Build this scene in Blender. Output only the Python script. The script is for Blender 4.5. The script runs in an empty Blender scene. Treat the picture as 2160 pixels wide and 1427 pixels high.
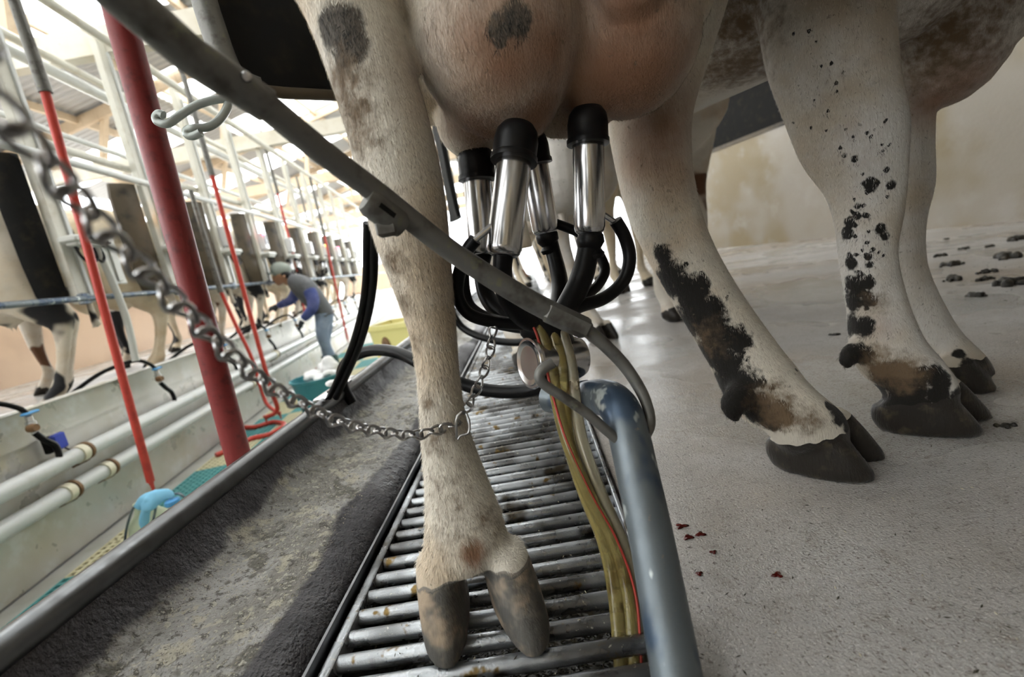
import bpy, bmesh, math, random
import numpy as np
from mathutils import Vector, Matrix, Euler, noise as mnoise
random.seed(7); np.random.seed(7)
SC = bpy.context.scene
COL = SC.collection
PI = math.pi

# ------------------------------------------------------------------ camera
FPX = 960.0; ROLL = math.radians(10.6); PITCH = math.atan(173/FPX); CAMH = 0.44
FW = Vector((0, math.cos(PITCH), -math.sin(PITCH))); R0 = Vector((1,0,0)); U0 = Vector((0, math.sin(PITCH), math.cos(PITCH)))
CAM = Vector((0,0,CAMH))
cr = R0*math.cos(ROLL) - U0*math.sin(ROLL); cu = R0*math.sin(ROLL) + U0*math.cos(ROLL)
cd = bpy.data.cameras.new('camera'); co = bpy.data.objects.new('camera', cd); COL.objects.link(co)
cd.sensor_width = 36; cd.lens = 36*FPX/2160; cd.clip_start = 0.02; cd.clip_end = 200
co.matrix_world = Matrix(((cr.x,cu.x,-FW.x,CAM.x),(cr.y,cu.y,-FW.y,CAM.y),(cr.z,cu.z,-FW.z,CAM.z),(0,0,0,1)))
cd.dof.use_dof = True; cd.dof.focus_distance = 0.68; cd.dof.aperture_fstop = 3.5
SC.camera = co

# ------------------------------------------------------------------ daylight and exposure
W = bpy.data.worlds.new('overcast_sky'); SC.world = W; W.use_nodes = True
wb = W.node_tree.nodes['Background']; wb.inputs['Color'].default_value = (0.93,0.97,1.0,1); wb.inputs['Strength'].default_value = 1.0
SC.view_settings.view_transform = 'Standard'; SC.view_settings.look = 'None'
SC.view_settings.gamma = 1.0; SC.view_settings.use_curve_mapping = False
SC.view_settings.exposure = 3.3
SC.cycles.use_denoising = True
SC.cycles.max_bounces = 6; SC.cycles.diffuse_bounces = 3; SC.cycles.glossy_bounces = 3; SC.cycles.transmission_bounces = 6; SC.cycles.transparent_max_bounces = 6
SC.cycles.caustics_reflective = False; SC.cycles.caustics_refractive = False
SC.cycles.use_adaptive_sampling = True; SC.cycles.adaptive_threshold = 0.05

# ------------------------------------------------------------------ measuring helpers
def ray(x, y):
    dx, dy = x-1080, y-713.5
    return FW*FPX + R0*(dx*math.cos(ROLL)-dy*math.sin(ROLL)) - U0*(dx*math.sin(ROLL)+dy*math.cos(ROLL))
def P(x, y, Y):
    d = ray(x, y); return CAM + d*(Y/d.y)
def G(x, y, z=0.0):
    d = ray(x, y); return CAM + d*((z-CAMH)/d.z)
def depth(p): return (p-CAM).dot(FW)
NS = 0.065                                   # near row runs along X = c + NS*Y
def near(c, y, z): return Vector((c+NS*y, y, z))
FS = -0.11                                   # far row runs along X = c + FS*Y
def far(c, y, z): return Vector((-2.32+c+FS*y, y, z))
FANG = math.atan2(-FS, 1); NANG = math.atan2(-NS, 1)
RS = -0.245
def rwall(c, y, z): return Vector((4.7+c+RS*y, y, z))

# ------------------------------------------------------------------ materials
def nmat(name, base, rough=.5, metal=0., layers=(), bumps=(), rnoise=None, spec=.5, trans=0., emit=None, ior=1.45, sheen=0., world=False, rattr=None):
    m = bpy.data.materials.new(name); m.use_nodes = True
    nt = m.node_tree; N = nt.nodes; L = nt.links; b = N['Principled BSDF']
    b.inputs['Roughness'].default_value = rough; b.inputs['Metallic'].default_value = metal
    b.inputs['Specular IOR Level'].default_value = spec; b.inputs['IOR'].default_value = ior
    b.inputs['Transmission Weight'].default_value = trans
    if sheen: b.inputs['Sheen Weight'].default_value = sheen
    b.inputs['Base Color'].default_value = (*base, 1)
    if emit:
        b.inputs['Emission Color'].default_value = (*emit[0], 1); b.inputs['Emission Strength'].default_value = emit[1]
    tc = N.new('ShaderNodeTexCoord'); tco = N.new('ShaderNodeNewGeometry').outputs['Position'] if world else tc.outputs['Object']
    def noise(scale, stretch=None, detail=3, rgh=.6):
        n = N.new('ShaderNodeTexNoise'); n.inputs['Scale'].default_value = scale; n.inputs['Detail'].default_value = detail
        n.inputs['Roughness'].default_value = rgh
        if stretch:
            mp = N.new('ShaderNodeMapping'); mp.inputs['Scale'].default_value = stretch
            L.new(tco, mp.inputs['Vector']); L.new(mp.outputs[0], n.inputs['Vector'])
        else: L.new(tco, n.inputs['Vector'])
        return n.outputs['Fac']
    def mrange(src, lo, hi, a=0., c=1.):
        r = N.new('ShaderNodeMapRange'); r.interpolation_type = 'SMOOTHSTEP'
        for k, v in (('From Min',lo),('From Max',hi),('To Min',a),('To Max',c)): r.inputs[k].default_value = v
        L.new(src, r.inputs['Value']); return r.outputs[0]
    cur = None
    for ly in layers:
        if ly[0] == 'attr':
            _, an, col, lo, hi, ns, na = ly[:7]
            at = N.new('ShaderNodeAttribute'); at.attribute_name = an
            ma = N.new('ShaderNodeMath'); ma.operation = 'MULTIPLY_ADD'; ma.inputs[1].default_value = na
            L.new(noise(ns), ma.inputs[0]); 
            ad = N.new('ShaderNodeMath'); ad.operation = 'ADD'; ad.inputs[1].default_value = -na*.5
            L.new(at.outputs['Fac'], ad.inputs[0]); L.new(ad.outputs[0], ma.inputs[2])
            fac = mrange(ma.outputs[0], lo, hi)
        else:
            sc, col, lo, hi = ly[:4]
            fac = mrange(noise(sc, ly[4] if len(ly) > 4 else None), lo, hi, 0, ly[5] if len(ly) > 5 else 1)
        mx = N.new('ShaderNodeMix'); mx.data_type = 'RGBA'
        L.new(fac, mx.inputs['Factor'])
        if cur is None: mx.inputs['A'].default_value = (*base, 1)
        else: L.new(cur, mx.inputs['A'])
        mx.inputs['B'].default_value = (*col, 1); cur = mx.outputs['Result']
    if cur is not None: L.new(cur, b.inputs['Base Color'])
    if rnoise:
        L.new(mrange(noise(rnoise[0], rnoise[5] if len(rnoise) > 5 else None), rnoise[1], rnoise[2], rnoise[3], rnoise[4]), b.inputs['Roughness'])
    if rattr:
        at = N.new('ShaderNodeAttribute'); at.attribute_name = rattr[0]; L.new(mrange(at.outputs['Fac'], .3, .8, rough, rattr[1]), b.inputs['Roughness'])
    prev = None
    for bp in bumps:
        bu = N.new('ShaderNodeBump'); bu.inputs['Strength'].default_value = bp[1]; bu.inputs['Distance'].default_value = bp[2]
        L.new(noise(bp[0], bp[3] if len(bp) > 3 else None, 3), bu.inputs['Height'])
        if prev is not None: L.new(prev, bu.inputs['Normal'])
        prev = bu.outputs[0]
    if prev is not None: L.new(prev, b.inputs['Normal'])
    return m
M = {}
M['concrete'] = nmat('floor_concrete', (.42,.405,.385), .55, layers=[(.9,(.335,.285,.23),.42,.64),(4,(.49,.47,.45),.5,.72,None,.7),(28,(.33,.305,.275),.52,.66,None,.6),(90,(.25,.22,.19),.58,.66,None,.6),(190,(.15,.13,.11),.58,.66,None,.8),(330,(.66,.64,.61),.57,.66,None,.7)],
    bumps=[(9,.10,.01),(75,.35,.003),(300,.8,.0025)], rnoise=(1.6,.36,.66,.12,.6))
M['wallcon'] = nmat('wall_concrete', (.36,.33,.285), .4, layers=[(.8,(.27,.215,.125),.42,.62),(3,(.40,.375,.34),.5,.8),(40,(.36,.30,.22),.6,.8,None,.5)], bumps=[(30,.25,.01)])
M['beige'] = nmat('beige_wall', (.62,.46,.33), .6, layers=[(1.5,(.55,.40,.29),.45,.7)], bumps=[(20,.1,.01)])
M['pitfloor'] = nmat('pit_floor_concrete', (.46,.46,.42), .4, layers=[(3,(.36,.36,.31),.45,.7)], bumps=[(30,.2,.006)])
M['steelwall'] = nmat('stainless_splash', (.60,.59,.55), .36, .3, layers=[(1.6,(.50,.47,.38),.45,.72),(7,(.66,.66,.64),.5,.75),(5,(.42,.36,.24),.66,.8,(1,1,.25))], bumps=[(5,.08,.02)], rnoise=(6,.3,.7,.25,.5))
M['steel'] = nmat('brushed_steel', (.55,.55,.56), .2, 1., rnoise=(9,.3,.7,.16,.26))
M['hookwire'] = nmat('grey_hook_wire', (.34,.37,.35), .4, .4)
M['chain'] = nmat('chain_steel', (.36,.355,.35), .3, 1., layers=[(150,(.3,.27,.24),.55,.75)])
M['galv'] = nmat('galvanised_pipe', (.15,.175,.19), .42, .5, layers=[(14,(.055,.085,.13),.46,.58,(1,1,.3)),(30,(.55,.60,.59),.62,.68,(1,.6,.5)),(60,(.30,.24,.18),.66,.78)], bumps=[(45,.2,.003)], rnoise=(18,.3,.7,.32,.55))
M['arm'] = nmat('dull_grey_steel', (.17,.168,.155), .5, .5, layers=[(30,(.09,.085,.075),.5,.7),(55,(.20,.205,.14),.6,.75)], bumps=[(90,.2,.003)])
M['bar'] = nmat('grate_bar_steel', (.38,.40,.42), .34, .8, layers=[(3.5,(.11,.11,.11),.46,.58),(9,(.05,.042,.03),.56,.66),(26,(.15,.10,.035),.62,.69),(150,(.55,.53,.48),.66,.72)], bumps=[(70,.15,.003),(400,.3,.0015)], rnoise=(22,.35,.65,.2,.45), world=True)
M['curb'] = nmat('curb_dark_steel', (.15,.155,.16), .33, 1., layers=[(9,(.10,.10,.10),.5,.7)], rnoise=(40,.35,.65,.28,.4))
M['manure'] = nmat('manure_film', (.33,.325,.31), .7, layers=[(3.5,(.20,.19,.165),.44,.60),(8,(.40,.395,.38),.50,.64),(16,(.10,.093,.07),.55,.63,None,.9),(30,(.44,.41,.32),.55,.64,None,.85),(75,(.07,.062,.05),.56,.62,None,.9),(150,(.50,.48,.40),.58,.64,None,.8),(260,(.08,.07,.06),.59,.65,None,.8),
    ('attr','wet',(.045,.042,.047),.30,.62,18,.75)], bumps=[(22,.5,.012),(70,.9,.008),(230,.9,.004)], rnoise=(5,.4,.65,.38,.7))  # mask holds the damp band by the grate plus shade painted under the lip
M['slurry'] = nmat('wet_slurry', (.02,.018,.012), .2, layers=[(25,(.06,.05,.03),.5,.7)], bumps=[(30,.6,.02)])
M['redpaint'] = nmat('red_pole_paint', (.20,.018,.018), .5, layers=[(40,(.12,.012,.012),.5,.75)], bumps=[(120,.15,.002)])
M['redtube'] = nmat('thin_red_tube', (.42,.045,.03), .4)
M['redrubber'] = nmat('red_rubber', (.50,.05,.032), .45, layers=[(20,(.40,.035,.025),.5,.7)])
M['blackrub'] = nmat('black_rubber', (.0045,.0045,.005), .38, layers=[(60,(.010,.0095,.008),.55,.75)], spec=.22)
M['blackpanel'] = nmat('black_panel', (.008,.008,.008), .75, layers=[(12,(.02,.017,.012),.5,.75)], spec=.15)
M['brownpanel'] = nmat('brown_panel', (.085,.065,.04), .5, layers=[(6,(.03,.024,.018),.45,.7)])
M['amber'] = nmat('amber_hose', (.58,.47,.17), .08, trans=.68, ior=1.36, layers=[(22,(.30,.20,.06),.55,.72)])
M['clearhose'] = nmat('cloudy_hose', (.66,.60,.42), .08, trans=.65, ior=1.36, layers=[(20,(.34,.20,.08),.56,.72)])
M['whitepvc'] = nmat('grey_white_pipe', (.60,.62,.61), .3, layers=[(6,(.52,.53,.50),.5,.75)])
M['creampvc'] = nmat('cream_coupling', (.72,.68,.52), .4)
M['paintwhite'] = nmat('cream_painted_steel', (.60,.59,.52), .45, layers=[(7,(.50,.47,.38),.5,.72),(30,(.30,.20,.12),.7,.8)])
M['wood'] = nmat('pale_timber', (.62,.50,.36), .6, layers=[(2,(.54,.42,.29),.45,.7),(30,(.5,.38,.26),.55,.7,(1,.15,.15))])
M['beam'] = nmat('cream_beam', (.58,.55,.47), .55, layers=[(3,(.50,.46,.36),.45,.7),(20,(.40,.33,.20),.65,.8)])
M['rust'] = nmat('rusty_bracket', (.20,.11,.05), .7, layers=[(40,(.09,.06,.04),.5,.7)])
M['bluetap'] = nmat('blue_plastic', (.10,.34,.66), .35)
M['bluebox'] = nmat('deep_blue_plastic', (.02,.05,.42), .35)
M['bluecloth'] = nmat('light_blue_cloth', (.22,.52,.74), .8, bumps=[(120,.4,.004)])
M['teal'] = nmat('teal_plastic', (.05,.24,.28), .4, layers=[(12,(.04,.19,.23),.5,.75)])
M['tealmat'] = nmat('teal_mat', (.10,.33,.33), .55, layers=[(14,(.13,.36,.34),.5,.75)])
M['creammat'] = nmat('cream_mat', (.62,.58,.38), .55, layers=[(14,(.52,.48,.32),.5,.75)])
M['yellow'] = nmat('pale_yellow_plastic', (.80,.73,.30), .4, layers=[(5,(.66,.56,.20),.55,.8)])
M['towel'] = nmat('white_towel', (.82,.82,.82), .9, bumps=[(90,.6,.01)])
M['box'] = nmat('grey_box_plastic', (.55,.56,.52), .45)
M['whitebox'] = nmat('white_unit_plastic', (.74,.75,.77), .4)
M['screen'] = nmat('dark_screen', (.06,.07,.09), .2)
M['lampred'] = nmat('red_lamp', (.5,.02,.05), .4, emit=((1,.05,.12),3))
M['lampamber'] = nmat('amber_lamp', (.5,.2,.02), .4, emit=((1,.45,.05),3))
M['roof'] = nmat('galvanised_roof_sheet', (.42,.43,.44), .45, .3, layers=[(1.5,(.48,.48,.48),.45,.7)])
def skymat():
    m = bpy.data.materials.new('translucent_roof_sheet'); m.use_nodes = True; nt = m.node_tree; nt.nodes.clear()
    o = nt.nodes.new('ShaderNodeOutputMaterial'); t = nt.nodes.new('ShaderNodeBsdfTranslucent'); d = nt.nodes.new('ShaderNodeBsdfTransparent'); x = nt.nodes.new('ShaderNodeMixShader')
    t.inputs['Color'].default_value = (.80,.78,.74,1); d.inputs['Color'].default_value = (1,.99,.96,1); x.inputs[0].default_value = .30
    nt.links.new(t.outputs[0], x.inputs[1]); nt.links.new(d.outputs[0], x.inputs[2]); nt.links.new(x.outputs[0], o.inputs['Surface']); return m
M['skylight'] = skymat()
HAIRB = [(1.0,.55,.0018,(520,520,60)),(1.0,.35,.003,(160,160,30))]
def hide(name, base, tint, black=(.02,.018,.016), patches=None):
    ly = [(6,tint,.42,.68),(18,tuple(c*.86 for c in base),.5,.75,None,.8)]
    if patches: ly.append((patches[0],black,patches[1],patches[1]+.03))
    ly += [('attr','pink_shade',(.28,.145,.085),.15,1.0,9,.5),('attr','blk',black,.42,.52,40,.3),('attr','mud',(.010,.0085,.007),.38,.62,55,.8),('attr','stain_shade',(.155,.105,.06),.3,.85,60,.8),(110,(.12,.10,.07),.66,.72,None,.55),('attr','hornd',(.020,.017,.014),.42,.58,70,.3),('attr','hornd',(.075,.06,.04),1.0,1.3,30,1.3),('attr','hornp',(.22,.195,.165),.42,.58,70,.3),('attr','hornp',(.10,.095,.085),.70,1.0,26,1.4),('attr','hornp',(.40,.31,.22),.95,1.2,20,1.2)]  # first layer: pink-brown skin, darkened further to carry shade under the cow
    return nmat(name, base, .7, layers=ly, bumps=HAIRB, spec=.3, sheen=.12, rattr=('hornd',.28))
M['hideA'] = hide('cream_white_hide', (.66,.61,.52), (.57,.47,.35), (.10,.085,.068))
M['hairAl'] = hide('cream_white_hair', (.86,.81,.70), (.74,.62,.46)); M['hairAd'] = hide('tan_hair', (.36,.30,.23), (.28,.22,.15)); M['hairBl'] = hide('white_hair', (.84,.82,.78), (.7,.62,.5)); M['hairBd'] = hide('grey_hair', (.34,.31,.27), (.26,.22,.16))
M['hideB'] = hide('dirty_white_hide', (.64,.61,.56), (.52,.45,.35))
M['hideC'] = hide('white_hide_brown_patches', (.62,.57,.49), (.50,.40,.29), (.13,.06,.03), (2.2,.56))
M['hideD'] = hide('black_and_white_hide', (.66,.60,.50), (.60,.52,.40), (.012,.012,.014), (1.7,.50))
M['hideE'] = hide('cream_hide', (.68,.59,.44), (.58,.46,.30), (.02,.02,.02), (1.2,.60))
M['horn'] = nmat('hoof_horn', (.16,.125,.085), .45, layers=[(18,(.055,.045,.035),.45,.65),(50,(.26,.22,.12),.58,.72),(1,(.10,.08,.06),.5,.7,(15,15,260))], bumps=[(1,.5,.003,(20,20,330)),(90,.5,.004)], rnoise=(30,.35,.65,.2,.6))
M['hornpale'] = nmat('pale_hoof_horn', (.27,.235,.185), .5, layers=[(16,(.16,.15,.14),.45,.65),(35,(.20,.19,.08),.55,.68),(26,(.42,.32,.22),.6,.75)], bumps=[(1,.4,.003,(20,20,260)),(110,.7,.004)])
M['mud'] = nmat('wet_manure', (.018,.015,.011), .4, layers=[(60,(.07,.055,.03),.5,.7)], bumps=[(140,.8,.006)])
M['blood'] = nmat('dark_red_spot', (.07,.005,.004), .12)
M['skin'] = nmat('brown_skin', (.36,.19,.11), .55)
M['sweater'] = nmat('charcoal_sweater', (.10,.105,.11), .9, layers=[(6,(.16,.16,.17),.5,.7)])
M['sleeve'] = nmat('blue_sleeve', (.05,.07,.22), .8, layers=[(5,(.12,.14,.34),.45,.65)])
M['jeans'] = nmat('faded_jeans', (.22,.28,.38), .85, layers=[(6,(.30,.36,.46),.45,.7)], bumps=[(30,.3,.01)])
M['boot'] = nmat('dark_green_boot', (.025,.06,.06), .4)
M['cap'] = nmat('grey_green_cap', (.25,.28,.25), .8)
M['glove'] = nmat('dark_glove', (.02,.03,.035), .4)
M['hair'] = nmat('black_hair', (.01,.01,.01), .6)
M['jug'] = nmat('cloudy_green_plastic', (.42,.47,.33), .3, trans=.08, ior=1.2)
M['ground'] = nmat('yard_ground', (.45,.43,.40), .8)

# ------------------------------------------------------------------ mesh helpers
def crom(pts, n):
    """Catmull-Rom through rows of numbers, n steps per span"""
    a = np.array(pts, float); out = []
    for i in range(len(a)-1):
        p0 = a[max(i-1,0)]; p1 = a[i]; p2 = a[i+1]; p3 = a[min(i+2,len(a)-1)]
        for k in range(n):
            t = k/n
            out.append(.5*((2*p1)+(-p0+p2)*t+(2*p0-5*p1+4*p2-p3)*t*t+(-p0+3*p1-3*p2+p3)*t**3))
    out.append(a[-1]); return np.array(out)
class MB:
    def __init__(s): s.v = []; s.f = []; s.mi = []; s.m = 0
    def add(s, vs, fs):
        o = len(s.v); s.v += [tuple(v) for v in vs]; s.f += [tuple(i+o for i in f) for f in fs]; s.mi += [s.m]*len(fs)
        return s
    def rings(s, rs, cap=True, closed=False):
        n = len(rs[0]); fs = []; k = len(rs)
        for i in range(k if closed else k-1):
            for j in range(n):
                a = i*n+j; b = i*n+(j+1) % n; i2 = (i+1) % k
                fs.append((a, b, i2*n+(j+1) % n, i2*n+j))
        vs = [v for r in rs for v in r]
        if cap and not closed: fs += [tuple(range(n))[::-1], tuple(range((k-1)*n, k*n))]
        return s.add(vs, fs)
    def tube(s, pts, r, seg=10, cap=True, closed=False, smooth=0):
        pts = [Vector(p) for p in pts]; rr = [r]*len(pts) if not hasattr(r, '__len__') else list(r)
        if smooth:
            a = crom([(*p, q) for p, q in zip(pts, rr)], smooth); pts = [Vector(x[:3]) for x in a]; rr = [float(x[3]) for x in a]
        n = len(pts); rs = []; u = None
        for i in range(n):
            a = pts[(i-1) % n] if closed else pts[max(i-1,0)]; b = pts[(i+1) % n] if closed else pts[min(i+1,n-1)]
            t = (b-a).normalized()
            if u is None: u = t.orthogonal().normalized()
            u = (u-t*u.dot(t)).normalized(); w = t.cross(u)
            rs.append([pts[i]+(u*math.cos(2*PI*j/seg)+w*math.sin(2*PI*j/seg))*rr[i] for j in range(seg)])
        return s.rings(rs, cap, closed)
    def lathe(s, c, axis, prof, seg=20):
        """prof: (radius, distance along axis)"""
        c = Vector(c); t = Vector(axis).normalized(); u = t.orthogonal().normalized(); w = t.cross(u)
        return s.rings([[c+t*h+(u*math.cos(2*PI*j/seg)+w*math.sin(2*PI*j/seg))*max(r,1e-5) for j in range(seg)] for r, h in prof])
    def box(s, c, size, rot=None, bev=0.0):
        hx, hy, hz = [x/2 for x in size]; b = min(bev, hx*.9, hy*.9, hz*.9)
        R = rot if rot is not None else Matrix.Identity(3); c = Vector(c)
        if b <= 0:
            vs = [c+R@Vector((x,y,z)) for z in (-hz,hz) for y in (-hy,hy) for x in (-hx,hx)]
            return s.add(vs, [(0,2,3,1),(4,5,7,6),(0,1,5,4),(2,6,7,3),(0,4,6,2),(1,3,7,5)])
        rs = []
        for z, i in ((-hz,b),(-hz+b,0),(hz-b,0),(hz,b)):
            x, y = hx-i, hy-i; k = b*.6
            rs.append([c+R@Vector(p) for p in ((-x+k,-y,z),(x-k,-y,z),(x,-y+k,z),(x,y-k,z),(x-k,y,z),(-x+k,y,z),(-x,y-k,z),(-x,-y+k,z))])
        return s.rings(rs)
    def bar(s, a, b, w, h, up=(0,0,1), bev=0.):
        a = Vector(a); b = Vector(b); t = (b-a); l = t.length; t.normalize(); up = Vector(up); sd = t.cross(up).normalized(); u2 = sd.cross(t)
        R = Matrix((t, sd, u2)).transposed()
        return s.box((a+b)/2, (l, w, h), R, bev)
    def ball(s, c, r, seg=12, rot=None):
        r = (r,r,r) if not hasattr(r,'__len__') else r; R = rot if rot is not None else Matrix.Identity(3); c = Vector(c); n = max(6, seg//2)
        return s.rings([[c+R@Vector((r[0]*math.sin(PI*(i+.02)/(n+.04))*math.cos(2*PI*j/seg), r[1]*math.sin(PI*(i+.02)/(n+.04))*math.sin(2*PI*j/seg), -r[2]*math.cos(PI*(i+.02)/(n+.04)))) for j in range(seg)] for i in range(n+1)])
    def prism(s, pts, d):
        """closed outline pts extruded by vector d"""
        n = len(pts); d = Vector(d); a = [Vector(p) for p in pts]
        return s.add(a+[p+d for p in a], [tuple(range(n))[::-1], tuple(range(n,2*n))]+[(i,(i+1)%n,n+(i+1)%n,n+i) for i in range(n)])
    def mesh(s, name, mats, smooth=True, ang=42):
        me = bpy.data.meshes.new(name); me.from_pydata(s.v, [], s.f); me.validate()
        bm = bmesh.new(); bm.from_mesh(me); bmesh.ops.recalc_face_normals(bm, faces=bm.faces); bm.to_mesh(me); bm.free()
        for m in (mats if isinstance(mats,(list,tuple)) else [mats]): me.materials.append(M[m])
        if max(s.mi, default=0) and len(s.mi) == len(me.polygons): me.polygons.foreach_set('material_index', s.mi)
        if smooth:
            me.polygons.foreach_set('use_smooth', [True]*len(me.polygons)); me.set_sharp_from_angle(angle=math.radians(ang))
        return me
    def build(s, name, mats, parent=None, smooth=True, ang=42):
        return link(name, s.mesh(name, mats, smooth, ang), parent)
def link(name, me, parent=None):
    o = bpy.data.objects.new(name, me); COL.objects.link(o)
    if parent is not None:
        o.parent = parent; bpy_inv(o, parent)
    return o
def bpy_inv(o, parent):
    mw = Matrix.LocRotScale(parent.location, parent.rotation_euler, parent.scale)
    if parent.parent is not None: mw = Matrix.LocRotScale(parent.parent.location, parent.parent.rotation_euler, parent.parent.scale) @ parent.matrix_parent_inverse @ mw
    o.matrix_parent_inverse = mw.inverted()
def tag(o, label=None, cat=None, group=None, kind=None):
    for k, v in (('label',label),('category',cat),('group',group),('kind',kind)):
        if v: o[k] = v
    return o
def thing(name, label, cat, loc=(0,0,0), group=None, kind=None):
    o = bpy.data.objects.new(name, None); COL.objects.link(o); o.location = loc; o.empty_display_size = .05
    return tag(o, label, cat, group, kind)
def copy_tree(o, parent=None):
    c = o.copy(); COL.objects.link(c)
    if parent is not None: c.parent = parent
    for ch in o.children: copy_tree(ch, c)
    return c

# lofted bodies merged into one continuous skin
class Body:
    def __init__(s): s.mb = MB(); s.feet = []
    def loft(s, st, n=4, seg=20):
        """st rows: x y z a b sx sy sz (radius a along the side vector, b across it)"""
        a = crom(st, n); pts = [Vector(x[:3]) for x in a]; rs = []
        for i, x in enumerate(a):
            t = (pts[min(i+1,len(pts)-1)]-pts[max(i-1,0)]).normalized(); sd = Vector(x[5:8]); sd = (sd-t*sd.dot(t)).normalized(); w = t.cross(sd)
            rs.append([pts[i]+sd*x[3]*math.cos(2*PI*j/seg)+w*x[4]*math.sin(2*PI*j/seg) for j in range(seg)])
        s.mb.rings(rs); return s
    def pix(s, rows, n=4):
        """rows: px py Y halfwidth_px depth_ratio"""
        ps = [P(r[0], r[1], r[2]) for r in rows]; st = []
        for i, r in enumerate(rows):
            t = ps[min(i+1,len(ps)-1)]-ps[max(i-1,0)]; v = ps[i]-CAM; sd = t.cross(v).normalized()
            u = (ps[i]-CAM).x/max(depth(ps[i]),.01); ca = 1/math.sqrt(1+u*u)
            ca = 1+(ca-1)*abs(sd.x)
            a = r[3]*depth(ps[i])/FPX*ca
            if st and sd.dot(Vector(st[-1][5:8])) < 0: sd = -sd
            st.append((*ps[i], a, a*r[4], *sd))
        return s.loft(st, n)
    def blob(s, c, r, rot=None): s.mb.ball(c, r, 20, rot); return s
    def skin(s, name, mat, voxel=.008, smooth=6, factor=.5):
        me = bpy.data.meshes.new(name+'_cage'); me.from_pydata(s.mb.v, [], s.mb.f)
        bm = bmesh.new(); bm.from_mesh(me); bmesh.ops.recalc_face_normals(bm, faces=bm.faces); bm.to_mesh(me); bm.free()
        o = bpy.data.objects.new(name+'_cage', me); COL.objects.link(o)
        r = o.modifiers.new('r','REMESH'); r.mode = 'VOXEL'; r.voxel_size = voxel
        k = o.modifiers.new('s','SMOOTH'); k.factor = factor; k.iterations = smooth
        dg = bpy.context.evaluated_depsgraph_get(); m2 = bpy.data.meshes.new_from_object(o.evaluated_get(dg))
        bpy.data.objects.remove(o); bpy.data.meshes.remove(me)
        m2.name = name; m2.materials.clear(); m2.materials.append(M[mat])
        m2.polygons.foreach_set('use_smooth', [True]*len(m2.polygons))
        if s.feet:
            v = mverts(m2); hv = {1: np.zeros(len(v), np.float32), 2: np.zeros(len(v), np.float32)}
            for o_, h_, sc, hm, zf, zb in s.feet:
                d = v-np.array(o_); x = d[:,0]*h_[0]+d[:,1]*h_[1]; y = -d[:,0]*h_[1]+d[:,1]*h_[0]
                lim = (zb+(zf-zb)*np.clip((x+.05*sc)/(.085*sc),0,1))*sc+.002*np.sin(x*220+y*140)
                hv[hm] = np.maximum(hv[hm], np.where(np.hypot(x,y) < .115*sc, np.clip((lim-d[:,2])/.008+.5,0,1), 0))
            for nm, k_ in (('hornd',1),('hornp',2)): m2.attributes.new(nm,'FLOAT','POINT').data.foreach_set('value', hv[k_].astype(np.float32))
        return m2
    def claw(s, toe, an, side, sc=1., L=.135, wd=.060, H=.085):
        """one claw of a hoof, its toe on the ground point toe, pointing along the angle an"""
        R = Matrix.Rotation(an,3,'Z'); o_ = Vector((toe[0],toe[1],0))-R@Vector((L*.54*sc,0,0)); rs = []; N = 26
        for t, kf, ky in [(0,.93,.90),(.06,1.,.97),(.2,.98,1.),(.4,.89,1.0),(.6,.79,.97),(.78,.69,.93),(.92,.61,.88),(1.0,.50,.78),(1.04,.3,.5)]:
            fr = L*.54*kf; bk = L*(.40+.06*math.sin(PI*min(t,1)))*(1-.12*t)*(1 if t < 1 else .7); yw = wd*.5*ky; r = []
            for j in range(N):
                a = 2*PI*j/N; c, q = math.cos(a), math.sin(a); c2 = math.copysign(abs(c)**.85, c); s2 = math.copysign(abs(q)**.8, q)
                x = -.012*t+(fr if c > 0 else bk)*c2; y = yw*s2*(1-.18*max(c,0)**4)
                if y*side < 0: y *= .60
                z = 0 if t == 0 else H*t-t*.030*max(-c,0)**1.2
                r.append(o_+R@Vector((x*sc,y*sc,max(z,0)*sc)))
            rs.append(r)
        s.mb.rings(rs); return o_
    def foot(s, toe1, toe2, an1, an2, sc=1., horn=1, zf=.078, zb=.045, **kw):
        a_ = s.claw(toe1, an1, -1, sc, **kw); b_ = s.claw(toe2, an2, 1, sc, **kw); an = (an1+an2)/2
        s.feet.append(((a_+b_)/2, (math.cos(an),math.sin(an)), sc, horn, zf, zb))
def mverts(me):
    a = np.empty(len(me.vertices)*3); me.vertices.foreach_get('co', a); return a.reshape(-1,3)
def spots(me, name, pts, power=1.):
    """soft blotches: rows of (point, radius[, strength])"""
    v = mverts(me); out = np.zeros(len(v))
    for p in pts:
        d = np.linalg.norm(v-np.array(p[0]), axis=1)/p[1]; out = np.maximum(out, np.clip(1-d, 0, 1)**power*(p[2] if len(p) > 2 else 1))
    at = me.attributes.new(name, 'FLOAT', 'POINT'); at.data.foreach_set('value', out.astype(np.float32))
def fnoise(x, y, z=0., s=1.): return mnoise.noise(Vector((x*s, y*s, z*s)))

# ================================================================== THE SETTING
def struct(name, mb, m, parent=None, smooth=True, ang=42):
    o = mb.build(name, m, parent, smooth, ang)
    if parent is None: o['kind'] = 'structure'
    return o
# yard around the barn
b = MB(); b.add([(-60,-40,-.8),(60,-40,-.8),(60,90,-.8),(-60,90,-.8)], [(0,1,2,3)]); struct('ground_yard', b, 'ground', smooth=False)
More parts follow.
